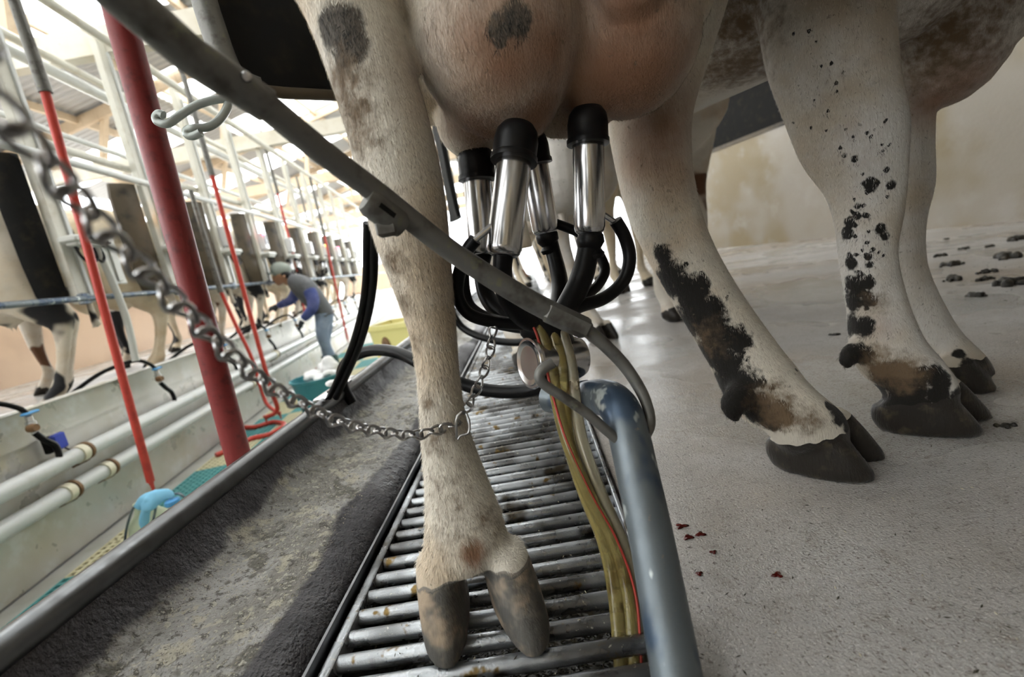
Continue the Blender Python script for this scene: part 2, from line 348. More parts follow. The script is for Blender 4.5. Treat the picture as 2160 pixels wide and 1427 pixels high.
# cows' concrete floor, with a crumbling edge along the grate
NX = [0,.012,.03,.06,.1,.16,.25,.4,.6,.9,1.3,1.8,2.5,3.2,4.2]; NY = [-10.8,-5,-1,0]+[.2+.03*i for i in range(40)]+[1.5,2,3,5,8,12,16,22]
b = MB(); vs = []
for y in NY:
    for i, c in enumerate(NX):
        p = near(.088+c, y, 0); lim = rwall(.1, min(y,8.6), 0).x
        if i == len(NX)-1: p.x = max(p.x, lim)
        if c < .05: p.z = -.006-.008*abs(fnoise(c,y,1,30)); p.x += .006*fnoise(3,y,1,25)*(1-c/.05)
        vs.append(p)
n = len(NX); b.add(vs, [(j*n+i, j*n+i+1, (j+1)*n+i+1, (j+1)*n+i) for j in range(len(NY)-1) for i in range(n-1)])
b.add([near(.088,-10.8,0),near(.088,22,0),near(.088,22,-.3),near(.088,-10.8,-.3)], [(0,1,2,3)])
floor = struct('floor', b, 'concrete')
# gutter below the grate
b = MB(); b.add([near(-.36,-10.8,-.22),near(.1,-10.8,-.22),near(.1,20,-.22),near(-.36,20,-.22)], [(0,1,2,3)])
b.add([near(-.345,-10.8,0),near(-.345,20,0),near(-.345,20,-.25),near(-.345,-10.8,-.25)], [(0,1,2,3)]); struct('floor_gutter', b, 'slurry')
# curb: manure-covered sheet rising to a rolled steel lip above the pit
rows = [-10.8,-5,-2,-.8,-.3,-.05]+[.1+.008*i for i in range(150)]+[1.32+.03*i for i in range(60)]+[3.2,4,6,9,14,20]
prof = [(-.345,-.005),(-.350,.008),(-.356,.016),(-.364,.023),(-.373,.028),(-.382,.032),(-.392,.035)]+[(-.40-.0075*i,.037+.0008*i) for i in range(20)]+[(-.556,.056),(-.566,.064),(-.574,.074),(-.582,.088),(-.589,.105),(-.594,.120),(-.598,.137)]
def crust(x, y):
    a_ = fnoise(x,y,0,9); r_ = 1-abs(fnoise(x,y,3,26)); r2 = abs(fnoise(x,y,5,60))
    return .007*a_+.005*(r_-.7)+.0045*r2+.0025*fnoise(x,y,7,130)
b = MB(); vs = []; wet = []
for y in rows:
    for c, z in prof:
        k = 1 if -.55 < c < -.40 else .35
        p = near(c, y, z); p.z += k*crust(p.x,p.y)*(1+.6*fnoise(p.x,p.y,9,3))
        e = max(0, 1-abs(c+.352)/(.075+.05*fnoise(c,y,2,3)))*1.5; lip_shade = max(0, 1-abs(c+.600)/(.044+.02*fnoise(c,y,6,4)))*1.2  # second band paints the shadow along the foot of the lip
        vs.append(p); wet.append(min(1,max(e, lip_shade)))
n = len(prof); b.add(vs, [(j*n+i, j*n+i+1, (j+1)*n+i+1, (j+1)*n+i) for j in range(len(rows)-1) for i in range(n-1)])
curb = struct('curb_near', b, 'manure', ang=70)
at = curb.data.attributes.new('wet','FLOAT','POINT'); at.data.foreach_set('value', wet)
b = MB(); b.tube([near(-.608,y,.138) for y in (-10.8,-.4,.2,.6,1,1.6,2.5,4,7,12,20)], .0195, 16); b.build('curb_lip', 'curb', curb)
b = MB(); b.add([near(-.612,-10.8,.13),near(-.612,20,.13),near(-.612,20,-.72),near(-.612,-10.8,-.72)], [(0,1,2,3)]); b.build('curb_face', 'steelwall', curb)
b = MB(); b.bar(near(-.336,-.3,.001), near(-.336,20,.001), .004, .03); b.build('edge_strip', 'curb', curb)
# steel grate over the gutter: frame strips and round bars
grate = thing('floor_grate', None, None, (0,0,0), kind='structure')
b = MB(); b.bar(near(-.322,-.2,-.012), near(-.322,16,-.012), .014, .03, bev=.002); b.build('grate_frame', 'bar', grate)
b = MB(); b.bar(near(.078,-.2,-.004), near(.078,16,-.004), .006, .03, bev=.001); b.build('grate_frame', 'bar', grate)
b = MB(); b.tube([(-.2,0,0),(-.194,0,.0015),(.194,0,.0015),(.2,0,0)], [.009,.0102,.0102,.009], 10); barme = b.mesh('bar', 'bar')
y = .30; k = 0
while y < 9.5:
    o = link('bar', barme, grate); o.location = near(-.122, y, -.0115); o.rotation_euler = (.3*k, 0, 0)
    o.rotation_euler = Euler((0, 0, NANG+.03+random.uniform(-.004,.004))); y += .0365; k += 1
# right wall: concrete below, black curtain above
b = MB(); b.box((0,0,0),(1,1,1)); b = MB()
b.prism([rwall(0,-10.8,-.05),rwall(0,8.6,-.05),rwall(.18,8.6,-.05),rwall(.18,-10.8,-.05)], (0,0,1.34)); struct('wall_right', b, 'wallcon')
b = MB(); b.prism([rwall(-.015,-10.8,1.29),rwall(-.015,8.6,1.29),rwall(.19,8.6,1.29),rwall(.19,-10.8,1.29)], (0,0,.04)); struct('trim_1', b, 'brownpanel')
b = MB(); b.prism([rwall(.06,-10.8,1.33),rwall(.06,8.6,1.33),rwall(.1,8.6,1.33),rwall(.1,-10.8,1.33)], (0,0,1.75)); struct('wall_right_upper', b, 'blackpanel')
# pit
b = MB(); b.add([near(-.61,-10.8,-.722),near(-.61,22,-.722),far(0,22,-.722),far(0,-10.8,-.722)], [(0,1,2,3)]); struct('floor_pit', b, 'pitfloor')
b = MB(); b.add([far(-.02,-10.8,-.05),far(-.02,22,-.05),far(-.02,22,-.72),far(-.02,-10.8,-.72)], [(0,1,2,3)]); struct('wall_pit', b, 'steelwall')
b = MB(); b.add([far(-.02,-10.8,0),far(-.02,22,0),far(-7,22,0),far(-7,-10.8,0)], [(0,1,2,3)]); struct('floor_far', b, 'concrete')
b = MB(); b.prism([far(-3.0,-10.8,-.05),far(-3.0,22,-.05),far(-3.15,22,-.05),far(-3.15,-10.8,-.05)], (0,0,1.15)); struct('wall_left', b, 'beige')
# far end: low wall, open above
b = MB(); b.prism([(-7,21,-.05),(-3.3,21,-.05),(-3.3,21.15,-.05),(-7,21.15,-.05)], (0,0,1.2)); struct('wall_end', b, 'beige')

b = MB(); b.prism([(-7,-10.8,-.8),(7.6,-10.8,-.8),(7.6,-10.95,-.8),(-7,-10.95,-.8)], (0,0,5.3)); struct('wall_back_blocker', b, 'wallcon')  # unseen wall added behind the viewpoint to cut front fill light
# perforated rubber mat tiles on the pit floor, teal and cream
def tile_mesh(m):
    b = MB(); s = .3; n = 7; w = .013; q = (s-.006)
    step = q/n
    for i in range(n+1):
        x = -q/2+i*step; ww = w if 0 < i < n else w*.8
        b.box((x,0,0),(ww,q,.014)); b.box((0,x,-.001),(q,ww,.012))
    return b.mesh('mat_tile', m, False)
tm = {'t': tile_mesh('tealmat'), 'c': tile_mesh('creammat')}
mats = thing('floor_mat', None, None, kind='structure')
for j in range(26):
    for i in range(5):
        y = 1.05+.3*j; o = link('mat_tile', tm['c' if (i+j//2) % 2 == 0 else 't'], mats)
        o.location = far(.30+.3*i, y, -.712); o.rotation_euler = (0,0,FANG)
        if near(-.78,y,0).x < o.location.x: bpy.data.objects.remove(o)

# roof: corrugated sheets on timber frames
ceil = thing('ceiling', None, None, kind='structure')
def sheet(w, l, m):
    b = MB(); nx = 36; vs = []
    for t in (0, 1):
        for i in range(nx+1):
            ph = i % 4; vs.append((l*t, -w/2+w*i/nx, .022 if ph in (1,2) else 0))
    b.add(vs, [(i, i+1, nx+2+i, nx+1+i) for i in range(nx)]); return b.mesh('roof_sheet', m, False)
sh = {('g',0): sheet(1.0,3.1,'roof'), ('s',0): sheet(1.0,3.1,'skylight')}
RX = -1.6
for side in (-1, 1):
    for part in range(3 if side > 0 else 2):
        for j in range(33):
            y = -10.5+j
            k = 's' if (side < 0 and part == 0 and j % 2 == 0) or (side < 0 and part == 1 and j % 3 == 1) or (side > 0 and y > 3 and j % 3 == (0 if part else 2)) else 'g'
            o = link('skylight_sheet' if k == 's' else 'roof_sheet', sh[(k,0)], ceil)
            ang = math.radians(13)
            o.location = (RX+side*3.0*part*math.cos(ang), y, 4.35-3.0*part*math.sin(ang)+.012*part)
            o.rotation_euler = Euler((0, ang, 0)) if side > 0 else Euler((0, ang, PI))
for y in (-7.65,-4.7,-1.75, 1.2, 4.15, 7.1, 10.05, 13.0, 15.95, 18.9):
    b = MB(); b.bar((-7.2,y,2.70),(4.1,y,2.70), .11, .2); b.build('beam', 'beam' if y < 8 else 'wood', ceil)
    for xx in (-5.4,-3.6,-1.6,.4,2.4):
        zt = 4.3-abs(xx-RX)*math.tan(math.radians(13))
        b = MB(); b.bar((xx,y+.06,2.75),(xx+(.25 if xx<RX else -.25),y+.06,zt), .06, .09, up=(0,1,0)); b.build('truss_web', 'wood', ceil)
    for side in (-1,1):
        b = MB(); b.bar((RX,y,4.26),(RX+side*5.9,y,4.26-5.9*math.tan(math.radians(13))), .06, .15); b.build('rafter', 'wood', ceil)
for side in (-1,1):
    for d in (.3,1.5,2.7,3.9,5.1):
        z = 4.30-d*math.tan(math.radians(13)); b = MB(); b.bar((RX+side*d,-10.8,z),(RX+side*d,21,z), .05, .1); b.build('purlin', 'wood', ceil)
for y in (-7.65,-4.7,-1.75,1.2,4.15,7.1,10.05,13.0,15.95,18.9):
    b = MB(); b.box((-6.9,y,1.35),(.14,.14,2.7)); b.build('roof_post','beam',ceil)

# straw bits and flakes dried on the curb sheet, and on the bars
def flakes(name, n, gen, mat, parent, lo, hi):
    V = []; F = []
    for i in range(n):
        p = gen(); a = random.uniform(0,PI); l = random.uniform(lo,hi); w = l*random.uniform(.10,.35); d = Vector((math.cos(a),math.sin(a),random.uniform(-.15,.25))); e = Vector((-math.sin(a),math.cos(a),random.uniform(-.3,.3)))
        q = len(V); V += [p-d*l, p-e*w, p+d*l, p+e*w, p+Vector((0,0,w*.8))]; F += [(q,q+1,q+4),(q+1,q+2,q+4),(q+2,q+3,q+4),(q+3,q,q+4)]
    me = bpy.data.meshes.new(name); me.from_pydata([tuple(v) for v in V], [], F); me.materials.append(M[mat]); o = link(name, me, parent); o['kind'] = 'stuff'; return o
M['straw'] = nmat('dry_straw', (.52,.47,.33), .8, layers=[(60,(.40,.36,.24),.45,.6)])
M['fleck'] = nmat('dark_dung_flake', (.05,.045,.03), .6)
def on_curb():
    y = random.uniform(.3,1.6)**1; c = random.uniform(-.55,-.385); return near(c,y,.044+.0008*(-(c+.4)/.0075)*1.0+.004+crust(near(c,y,0).x,y))
def on_bar():
    y = .30+.0365*random.randrange(0,40)+random.uniform(-.006,.006); return near(random.uniform(-.3,.07),y,.0005)
flakes('straw_bits', 2200, on_curb, 'straw', curb, .0006, .0028); flakes('dung_flakes', 900, on_curb, 'fleck', curb, .0006, .0026)
flakes('straw_bits', 420, on_bar, 'straw', grate, .0008, .003); flakes('dung_flakes', 260, on_bar, 'fleck', grate, .001, .004)

# ================================================================== COWS
# --- generic cow in its own frame: x forward, ground z=0, hind feet at x=0, front feet near x=1.2
def generic_parts(B, T=None, hind=True, front=True, udder=True, head=True, trunk=True):
    T = T or Matrix.Identity(4); R3 = T.to_3x3(); up = R3@Vector((0,1,0))
    def st(rows, side=None):
        sd = side or up
        return [(*(T@Vector(r[:3])), r[3], r[4], *sd) for r in rows]
    if trunk:
        B.loft(st([(-.24,0,1.13,.10,.12),(-.2,0,1.12,.18,.19),(-.05,0,1.09,.25,.26),(.2,0,1.07,.29,.30),(.5,0,1.06,.335,.335),(.8,0,1.06,.34,.335),(1.05,0,1.05,.29,.325),(1.28,0,1.03,.22,.30),(1.45,0,1.05,.13,.2)]))
        B.blob(T@Vector((-.1,.13,1.22)), .1); B.blob(T@Vector((-.1,-.13,1.22)), .1)
        B.loft(st([(-.25,0,1.22,.03,.03),(-.30,0,1.1,.025,.025),(-.30,.02,.85,.02,.02),(-.28,.03,.6,.02,.02),(-.28,.03,.45,.03,.03)]))
    if head:
        B.loft(st([(1.2,0,1.12,.16,.26),(1.5,0,1.25,.11,.19),(1.75,0,1.42,.085,.14),(1.88,0,1.52,.09,.12)]))
        B.loft(st([(1.82,0,1.56,.085,.11),(1.98,0,1.52,.10,.11),(2.15,0,1.42,.075,.085),(2.32,0,1.31,.06,.06),(2.38,0,1.27,.055,.05)]))
        for s in (-1,1): B.loft(st([(1.88,s*.07,1.56,.03,.03),(1.86,s*.16,1.57,.045,.02),(1.84,s*.24,1.54,.015,.01)], R3@Vector((0,0,1))))
    for s in (-1,1):
        if hind:
            B.loft(st([(.02,s*.12,1.05,.13,.24),(.02,s*.16,.9,.125,.20),(.0,s*.19,.76,.10,.16),(-.08,s*.20,.62,.065,.105),(-.135,s*.20,.53,.048,.075),(-.13,s*.20,.45,.034,.048),(-.10,s*.20,.32,.029,.035),(-.06,s*.20,.2,.029,.034),(-.035,s*.20,.13,.039,.043),(.0,s*.20,.09,.036,.042),(.02,s*.20,.055,.042,.048)]))
        if front:
            B.loft(st([(1.22,s*.13,1.0,.10,.19),(1.2,s*.15,.8,.085,.13),(1.19,s*.155,.62,.06,.075),(1.2,s*.155,.44,.047,.052),(1.2,s*.155,.36,.040,.042),(1.19,s*.155,.25,.030,.033),(1.19,s*.155,.15,.036,.040),(1.215,s*.155,.1,.036,.042),(1.235,s*.155,.055,.042,.048)]))
    hd = math.atan2((R3@Vector((1,0,0))).y, (R3@Vector((1,0,0))).x)
    for s in (-1,1):
        for x, y, ok in ((.115,s*.20,hind),(1.325,s*.155,front)):
            if ok: B.foot(T@Vector((x,y-.033,0)), T@Vector((x,y+.033,0)), hd-.06, hd+.06, .95)
    if udder:
        for s in (-1,1):
            for x in (.08,.24): B.blob(T@Vector((x, s*.075, .70)), (.13,.12,.15), R3); B.loft(st([(x,s*.07,.6,.02,.02),(x,s*.07,.53,.013,.013),(x,s*.07,.5,.008,.008)]))
        B.blob(T@Vector((.16,0,.82)), (.24,.18,.2), R3)

def world_cow(name, label, group, T, mat, voxel=.016, **kw):
    B = Body(); generic_parts(B, T, **kw); me = B.skin('body', mat, voxel, 5)
    for k in ('mud','pink_shade','blk','stain_shade'): spots(me, k, [])
    loc = T.translation; t = thing('dairy_cow', label, 'cow', loc, group)
    link('body', me, t); return t
def rowT(x, y, head): return Matrix.Translation((x,y,0)) @ Matrix.Rotation(head, 4, 'Z')
def snap(v, x, y, tol=.010):
    d = np.array(ray(x,y).normalized()); q = v-np.array(CAM); t = q@d; e = np.linalg.norm(q-np.outer(t,d),axis=1)
    i = np.where((e < tol) & (t > 0))[0]
    return Vector(v[i[np.argmin(t[i])]]) if len(i) else None
def paint(me, name, rows, power=.7):
    """blotches where they lie on the hide: rows of (px, py, radius[, strength])"""
    v = mverts(me); out = []
    for r in rows:
        p = snap(v, r[0], r[1])
        if p is not None: out.append((p, r[2], *(r[3:])))
    spots(me, name, out, power)
# --- cow A: standing over the camera, hind feet and udder in view
HA = math.atan2(-.86,.5)
A = thing('dairy_cow', 'cream-white dairy cow being milked, hind hoof on the steel grate', 'cow', (.15,.7,0), 'cows along the concrete walkway')
B = Body()
leg1 = [(992,1205,.51,50,.7),(990,1190,.512,80,.72),(984,1165,.514,92,.74),(980,1110,.525,86,.75),(962,1020,.55,69,.82),(940,920,.565,54,.95),(927,820,.575,46.5,1.0),(915,710,.582,50,1.05),(895,610,.588,63,1.15),(870,500,.594,80,1.1),(850,400,.60,88,1.0),(828,300,.605,89,1.0),(800,200,.61,90,1.0),(768,100,.615,93,1.0),(735,0,.625,102,1.05),(700,-110,.65,125,1.1),(690,-260,.70,160,1.0)]
B.pix(leg1)
leg2 = [(1735,950,.69,60,.75),(1712,912,.70,80,.8),(1668,868,.705,74,.85),(1612,820,.74,84,.85),(1562,742,.77,74,.9),(1492,632,.80,68,1.0),(1434,530,.83,70,1.1),(1395,430,.85,77,1.25),(1376,330,.865,84,1.2),(1370,230,.87,96,1.1),(1385,100,.875,122,1.0),(1400,-60,.88,160,1.0),(1390,-240,.88,190,1.0)]
B.pix(leg2)
def PB(x, y, Y, rx, ry=None, rz=None):
    p = P(x,y,Y); k = depth(p)/FPX; B.blob(p, (rx*k, (ry or rx)*k, (rz or rx)*k))
PB(1045,70,.65,178,170,212); PB(1010,-60,.66,190,180,200); PB(1320,70,.69,152,160,168); PB(1340,-60,.70,170,160,200)
PB(1100,200,.66,80,80,90); PB(1245,150,.68,90,90,92); PB(990,260,.71,70,80,70); PB(1180,20,.74,200,120,260)
for q, tw in (((1092,300,.625),.016),((1240,255,.665),.016),((1006,325,.72),.015),((1128,325,.735),.015)):
    p = P(*q); B.loft([(p.x,p.y,p.z+.07,.035,.035,1,0,0),(p.x,p.y,p.z+.02,tw,tw,1,0,0),(p.x,p.y,p.z-.03,tw*.8,tw*.8,1,0,0)])
PB(1330,-30,.60,80,60,75); PB(880,140,.72,80,60,120)
TA = rowT(.17,.80,HA)
generic_parts(B, TA, hind=False, udder=False)
B.blob(TA@Vector((.1,-.15,1.0)), (.24,.16,.22)); B.blob(TA@Vector((.1,.15,1.0)), (.24,.16,.22))
B.foot((-.137,.437), (-.036,.431), -PI/2+.02, -PI/2+.34, 1.04, 2, .083, .05, wd=.070, H=.092)
B.pix([(1590,805,.735,34,.8),(1560,838,.715,34,.8),(1545,862,.705,26,.8),(1556,888,.70,8,.8)]); B.pix([(1610,825,.76,30,.8),(1590,858,.75,22,.8),(1592,878,.745,7,.8)])
a2 = math.atan2(-.75,.66)
B.foot(G(1852,1016), G(1872,972), a2+.0, a2+.15, 1.14, 1, .066, .048, H=.075)
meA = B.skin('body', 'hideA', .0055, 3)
paint(meA, 'mud', [(1385,545,.03),(1405,580,.04),(1430,610,.045),(1450,645,.05),(1480,690,.055),(1500,730,.055),(1510,650,.035),(1520,770,.055),(1545,800,.06),(1530,850,.06),(1580,840,.05),(1560,720,.04),(1600,860,.04),(1470,590,.03),(1640,880,.03),(1780,865,.03),(1800,885,.03),(1850,930,.03),(1690,770,.008),(1760,850,.015),(1545,620,.005),(1010,830,.006),(1400,600,.05),(1440,680,.05),(1480,750,.05),(1510,820,.05),(1620,900,.03),(1590,880,.04),(1545,865,.03),(1560,880,.03)]+[(1400+(y-540)*.62+random.gauss(30,32),y,random.uniform(.003,.010),.95) for y in [random.uniform(540,880) for _ in range(60)]])
paint(meA, 'pink_shade', [(1060,150,.16,.9),(1300,180,.17,1.1),(1400,250,.16,.8),(1010,1175,.022,1.2),(1240,235,.09,1.),(1010,290,.10,1.),(1150,250,.10,1.),(1400,150,.14,.9),(1330,330,.1,.7),(1180,100,.16,.9),(1330,60,.14,1.),(960,150,.12,.7),(950,250,.06,.7)])  # udder blotches paint shade over its pink-brown skin
paint(meA, 'blk', [(690,40,.06,.75),(725,80,.05,.7),(700,110,.04,.6),(1075,50,.035,.72),(1090,15,.04,.75),(1070,90,.02,.65)])
paint(meA, 'stain_shade', [(900,930,.05,.65),(960,1040,.09,.55),(930,1120,.08,.5),(1040,1100,.08,.55),(888,850,.03,.75),(812,560,.035,.8),(835,640,.03,.8),(860,720,.025,.75),(705,180,.07,.85),(740,280,.06,.75),(725,230,.07,.8),(790,420,.05,.6),(1000,1150,.08,.5),(1650,880,.06,.9),(1480,720,.08,.6),(1720,900,.05,.7),(1620,850,.06,.8),(1430,400,.10,.4),(860,130,.08,.4),(900,350,.05,.4),(1060,30,.1,.4)])  # dirt low on the legs; broad faint blotches higher up paint in shade
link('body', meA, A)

# --- cow B: next in the row, front legs beside cow A's hind leg
HB = math.atan2(-.87,.5); TB = rowT(.20,1.93,HB)
Bc = thing('dairy_cow', 'dairy cow with mud-spattered white front legs standing before the concrete wall', 'cow', (.5,1.4,0), 'cows along the concrete walkway')
B = Body()
B.pix([(1960,868,.745,55,.75),(1945,830,.76,76,.8),(1915,785,.775,74,.85),(1872,738,.80,78,.85),(1848,640,.82,63,.95),(1830,540,.83,61,.95),(1830,450,.84,74,.9),(1822,380,.845,90,.8),(1798,300,.85,116,.75),(1768,200,.86,126,.75),(1745,100,.87,140,.8),(1735,0,.885,152,.85),(1720,-160,.93,180,.9)])
B.pix([(2050,800,.885,50,.8),(2030,770,.895,52,.8),(1985,715,.92,44,.9),(1945,640,.94,40,1.),(1916,560,.955,38,1.),(1910,470,.965,42,1.),(1918,390,.97,52,.9),(1922,300,.97,48,1.),(1915,200,.97,62,1.),(1925,50,.98,90,1.),(1930,-100,1.0,120,1.)])
def PBb(x, y, Y, rx, ry=None, rz=None):
    p = P(x,y,Y); k = depth(p)/FPX; B.blob(p, (rx*k, (ry or rx)*k, (rz or rx)*k))
PBb(1985,55,.95,120,130,165); PBb(2050,-60,.92,140,140,190); PBb(1900,0,1.02,150,150,220)
generic_parts(B, TB, front=False)
B.blob(TB@Vector((1.15,0,.90)), (.24,.2,.22), TB.to_3x3())
B.pix([(1840,728,.81,30,.8),(1806,742,.80,27,.8),(1786,760,.795,19,.8),(1788,780,.79,6,.8)]); B.pix([(1850,740,.83,26,.8),(1822,760,.825,18,.8),(1818,776,.82,6,.8)])
a3 = math.atan2(-.63,.77)
B.foot(G(2080,918), G(2098,886), a3-.02, a3+.20, 1.12, 1, .066, .050, H=.075)
B.foot(G(2108,826), G(2090,796), a3+.02, a3+.12, 1.0, 1, .066, .050, H=.075)
meB = B.skin('body', 'hideB', .0065, 3)
random.seed(3)
mudB = [(1788,762,.03),(1800,750,.03),(1810,765,.025),(1785,560,.02),(1783,600,.025),(1785,640,.03),(1785,690,.035),(1795,735,.04),(1830,760,.04),(1860,800,.05),(1900,830,.05),(1850,840,.05),(1775,500,.02),(1780,470,.016),(1815,600,.02),(1950,800,.03),(1995,800,.035),(2040,840,.03),(2060,775,.03),(2030,740,.02),(2080,800,.03),(1810,690,.03),(1820,640,.02),(1870,480,.016),(1880,500,.013),(1845,400,.012),(1890,390,.014),(1900,860,.06),(1990,840,.03),(1850,375,.012),(1860,390,.01)]
for _ in range(60):
    x = random.gauss(1815,38); y = random.uniform(330,660); mudB.append((x, y, random.uniform(.003,.011), .95))
for _ in range(22): mudB.append((random.uniform(1660,1900), random.uniform(60,330), random.uniform(.002,.005), .95))
paint(meB, 'mud', mudB)
paint(meB, 'pink_shade', [(2020,190,.12,.8),(1980,215,.10,.8),(1840,700,.06,.5),(1780,300,.1,.35)])
spots(meB, 'blk', [])
paint(meB, 'stain_shade', [(1850,640,.05,.6),(1850,780,.06,.9),(1900,790,.06,.9),(1700,250,.1,.35),(2000,60,.2,.8),(1800,150,.12,.4),(1840,560,.04,.4),(2060,30,.2,.7),(1560,150,.2,.8),(1560,60,.2,.8)])  # dirt stains, with broad faint upper-leg blotches painting in shade
link('body', meB, Bc)

# --- unseen cow added just behind the viewpoint to block light
TZ = rowT(.12,-.50,HA)
tz_ = world_cow('dairy_cow', 'unseen white cow added in the stall before the nearest udder to block light', 'cows along the concrete walkway', TZ, 'hideE', .02)
# --- the rest of the near row, receding
for k, (m, lab) in enumerate((('hideC','white cow with brown patches third in the near row'),('hideE','cream cow fourth in the near row, far down the walkway'),('hideD','black-and-white cow fifth in the near row, far down the walkway'),('hideC','last cow of the near row beside the bright doorway'))):
    T = rowT(.20+.09*(k+1), 1.93+1.35*(k+1), HB+.03*k)
    t = world_cow('dairy_cow', lab, 'cows along the concrete walkway', T, m, .02)

# --- far row across the pit: rumps towards the pit
Bf = Body(); generic_parts(Bf, None); fme = Bf.skin('body','hideD',.018,5)
for k in ('mud','pink_shade','blk','stain_shade'): spots(fme, k, [])
v = mverts(fme)
labs = ['black-and-white cow at the left edge, white hind leg across the pit','cream cow behind the hanging grey panel across the pit','brown-patched cow behind the thick red pole across the pit','black-and-white cow fourth along the far rail','cream cow fifth along the far rail, by the worker','brown-patched cow sixth along the far rail','black-and-white cow seventh along the far rail','cream cow eighth along the far rail','brown-patched cow ninth along the far rail','last black-and-white cow along the far rail']
for k in range(10):
    me = fme.copy(); me.materials[0] = M[['hideD','hideE','hideC'][k % 3]]
    y = 3.05+1.03*k; p = far(-.42, y, 0); hd = PI+.62+FANG+random.uniform(-.05,.05)
    t = thing('dairy_cow', labs[k], 'cow', p, 'cows along the far side of the pit'); t.rotation_euler = (0,0,0)
    o = link('body', me, None); o.parent = t; o.rotation_euler = (0,0,hd); o.location = (0,0,0); o.scale = (1.1,1.1,1.06)

# ================================================================== HAIR on the nearest cow
def coat(me, parent, n, mat, box, seed=1, wk=1.):
    rng = np.random.default_rng(seed); v = mverts(me)
    nf = len(me.polygons); ar = np.empty(nf); me.polygons.foreach_get('area', ar); nv = np.empty(nf*3); me.polygons.foreach_get('normal', nv); nv = nv.reshape(-1,3)
    ce = np.empty(nf*3); me.polygons.foreach_get('center', ce); ce = ce.reshape(-1,3)
    tv = np.array(CAM)-ce; dist = np.linalg.norm(tv, axis=1); face = (nv*tv).sum(1)/dist
    px = (ce-np.array(CAM)); k = px@np.array(FW); ok = (k > .1) & (face > -.25) & (np.abs(px@np.array(cr)/np.maximum(k,.01)) < 1.25) & (np.abs(px@np.array(cu)/np.maximum(k,.01)) < .85)
    ok &= box(ce)
    hz = np.zeros(len(v), np.float32)
    for nm in ('hornd','hornp'):
        q_ = np.empty(len(v), np.float32); me.attributes[nm].data.foreach_get('value', q_); hz = np.maximum(hz, q_)
    lv = np.empty(nf, np.int32); me.polygons.foreach_get('loop_start', lv); li = np.empty(len(me.loops), np.int32); me.loops.foreach_get('vertex_index', li); ok &= hz[li[lv]] < .2
    w = ar*ok/np.maximum(dist,.3)**1.5; w /= w.sum(); idx = rng.choice(nf, n, p=w)
    size = np.sqrt(ar[idx])[:,None]
    nn = nv[idx]; c = ce[idx]+rng.normal(0,.45,(n,3))*size; c -= nn*((c-ce[idx])*nn).sum(1)[:,None]
    g = np.array((0,0,-1.))+rng.normal(0,.28,(n,3)); tg = g-nn*(g*nn).sum(1)[:,None]; tg /= np.linalg.norm(tg,axis=1)[:,None]+1e-9
    ln = rng.uniform(.005,.010,(n,1)); wd = rng.uniform(.00018,.00034,(n,1))*wk; sd = np.cross(nn,tg)
    lift = rng.uniform(.05,.32,(n,1)); a = c-nn*.0006; m = c+tg*ln*.55+nn*ln*lift*.7; e = c+tg*ln+nn*ln*lift
    V = np.stack([a-sd*wd, a+sd*wd, m+sd*wd*.8, m-sd*wd*.8, e], 1).reshape(-1,3)
    F = []; 
    for i in range(n): q = 5*i; F.append((q,q+1,q+2,q+3)); F.append((q+3,q+2,q+4))
    h = bpy.data.meshes.new('coat_hair'); h.from_pydata(V.tolist(), [], F); h.materials.append(M[mat])
    vi = li[lv[idx]]
    for nm in ('mud','pink_shade','blk','stain_shade'):
        src = np.empty(len(v), np.float32); me.attributes[nm].data.foreach_get('value', src)
        at = h.attributes.new(nm,'FLOAT','POINT'); at.data.foreach_set('value', np.repeat(src[vi],5))
    h.polygons.foreach_set('use_smooth',[True]*len(h.polygons))
    o = link('coat_hair', h, parent); o['kind'] = 'stuff'; return o
fA = lambda c: (c[:,2] > .09) & (c[:,2] < .95) & (c[:,1] < 1.0)
fB = lambda c: (c[:,2] > .10) & (c[:,1] < 1.15)
coat(meA, A, 60000, 'hairAl', fA); coat(meA, A, 14000, 'hairAd', fA, 3)
coat(meB, Bc, 26000, 'hairBl', fB, 2); coat(meB, Bc, 6000, 'hairBd', fB, 4)

# ================================================================== MILKING CLUSTER under the udder
def axis_pts(x1,y1,Y1,x2,y2,Y2): return P(x1,y1,Y1), P(x2,y2,Y2)
def pr(px, p): return px*depth(p)/FPX
CL = thing('milking_cluster', 'black rubber milking cluster with four steel teat cups on the nearest udder', 'milking machine', P(1165,690,.62))
def teat_cup(par, top, bot, r, open_top=True):
    ax = (bot-top); l = ax.length; ax.normalize()
    b = MB(); b.lathe(top, ax, [(r*.96,-.002),(r,.0),(r,l*.72),(r*.99,l*.93),(r*.93,l*.975),(r*.80,l),(r*.62,l+.002)], 28); sh_ = b.build('teat_cup', 'steel', par)
    b = MB(); b.lathe(top, ax, [(r*.55,-.030),(r*.9,-.034),(r*1.16,-.026),(r*1.26,-.014),(r*1.25,.004),(r*1.33,.006),(r*1.33,.012),(r*1.0,.013)], 28); b.build('liner_head', 'blackrub', sh_)
    return sh_, bot, ax
cups = [((1086,322,.600),(1062,538,.575),.0222),((1240,285,.655),(1244,492,.650),.0218),((1006,362,.705),(1020,535,.70),.0212),((1124,330,.735),(1152,492,.74),.0212)]
cs = [teat_cup(CL, P(*a), P(*b_), r) for a, b_, r in cups]
def hose(par, rows, r, name='hose', mat='blackrub', seg=12, sub=6):
    pts = [P(*q[:3]) for q in rows]; b = MB(); b.tube(pts, r, seg, smooth=sub); return b.build(name, mat, par)
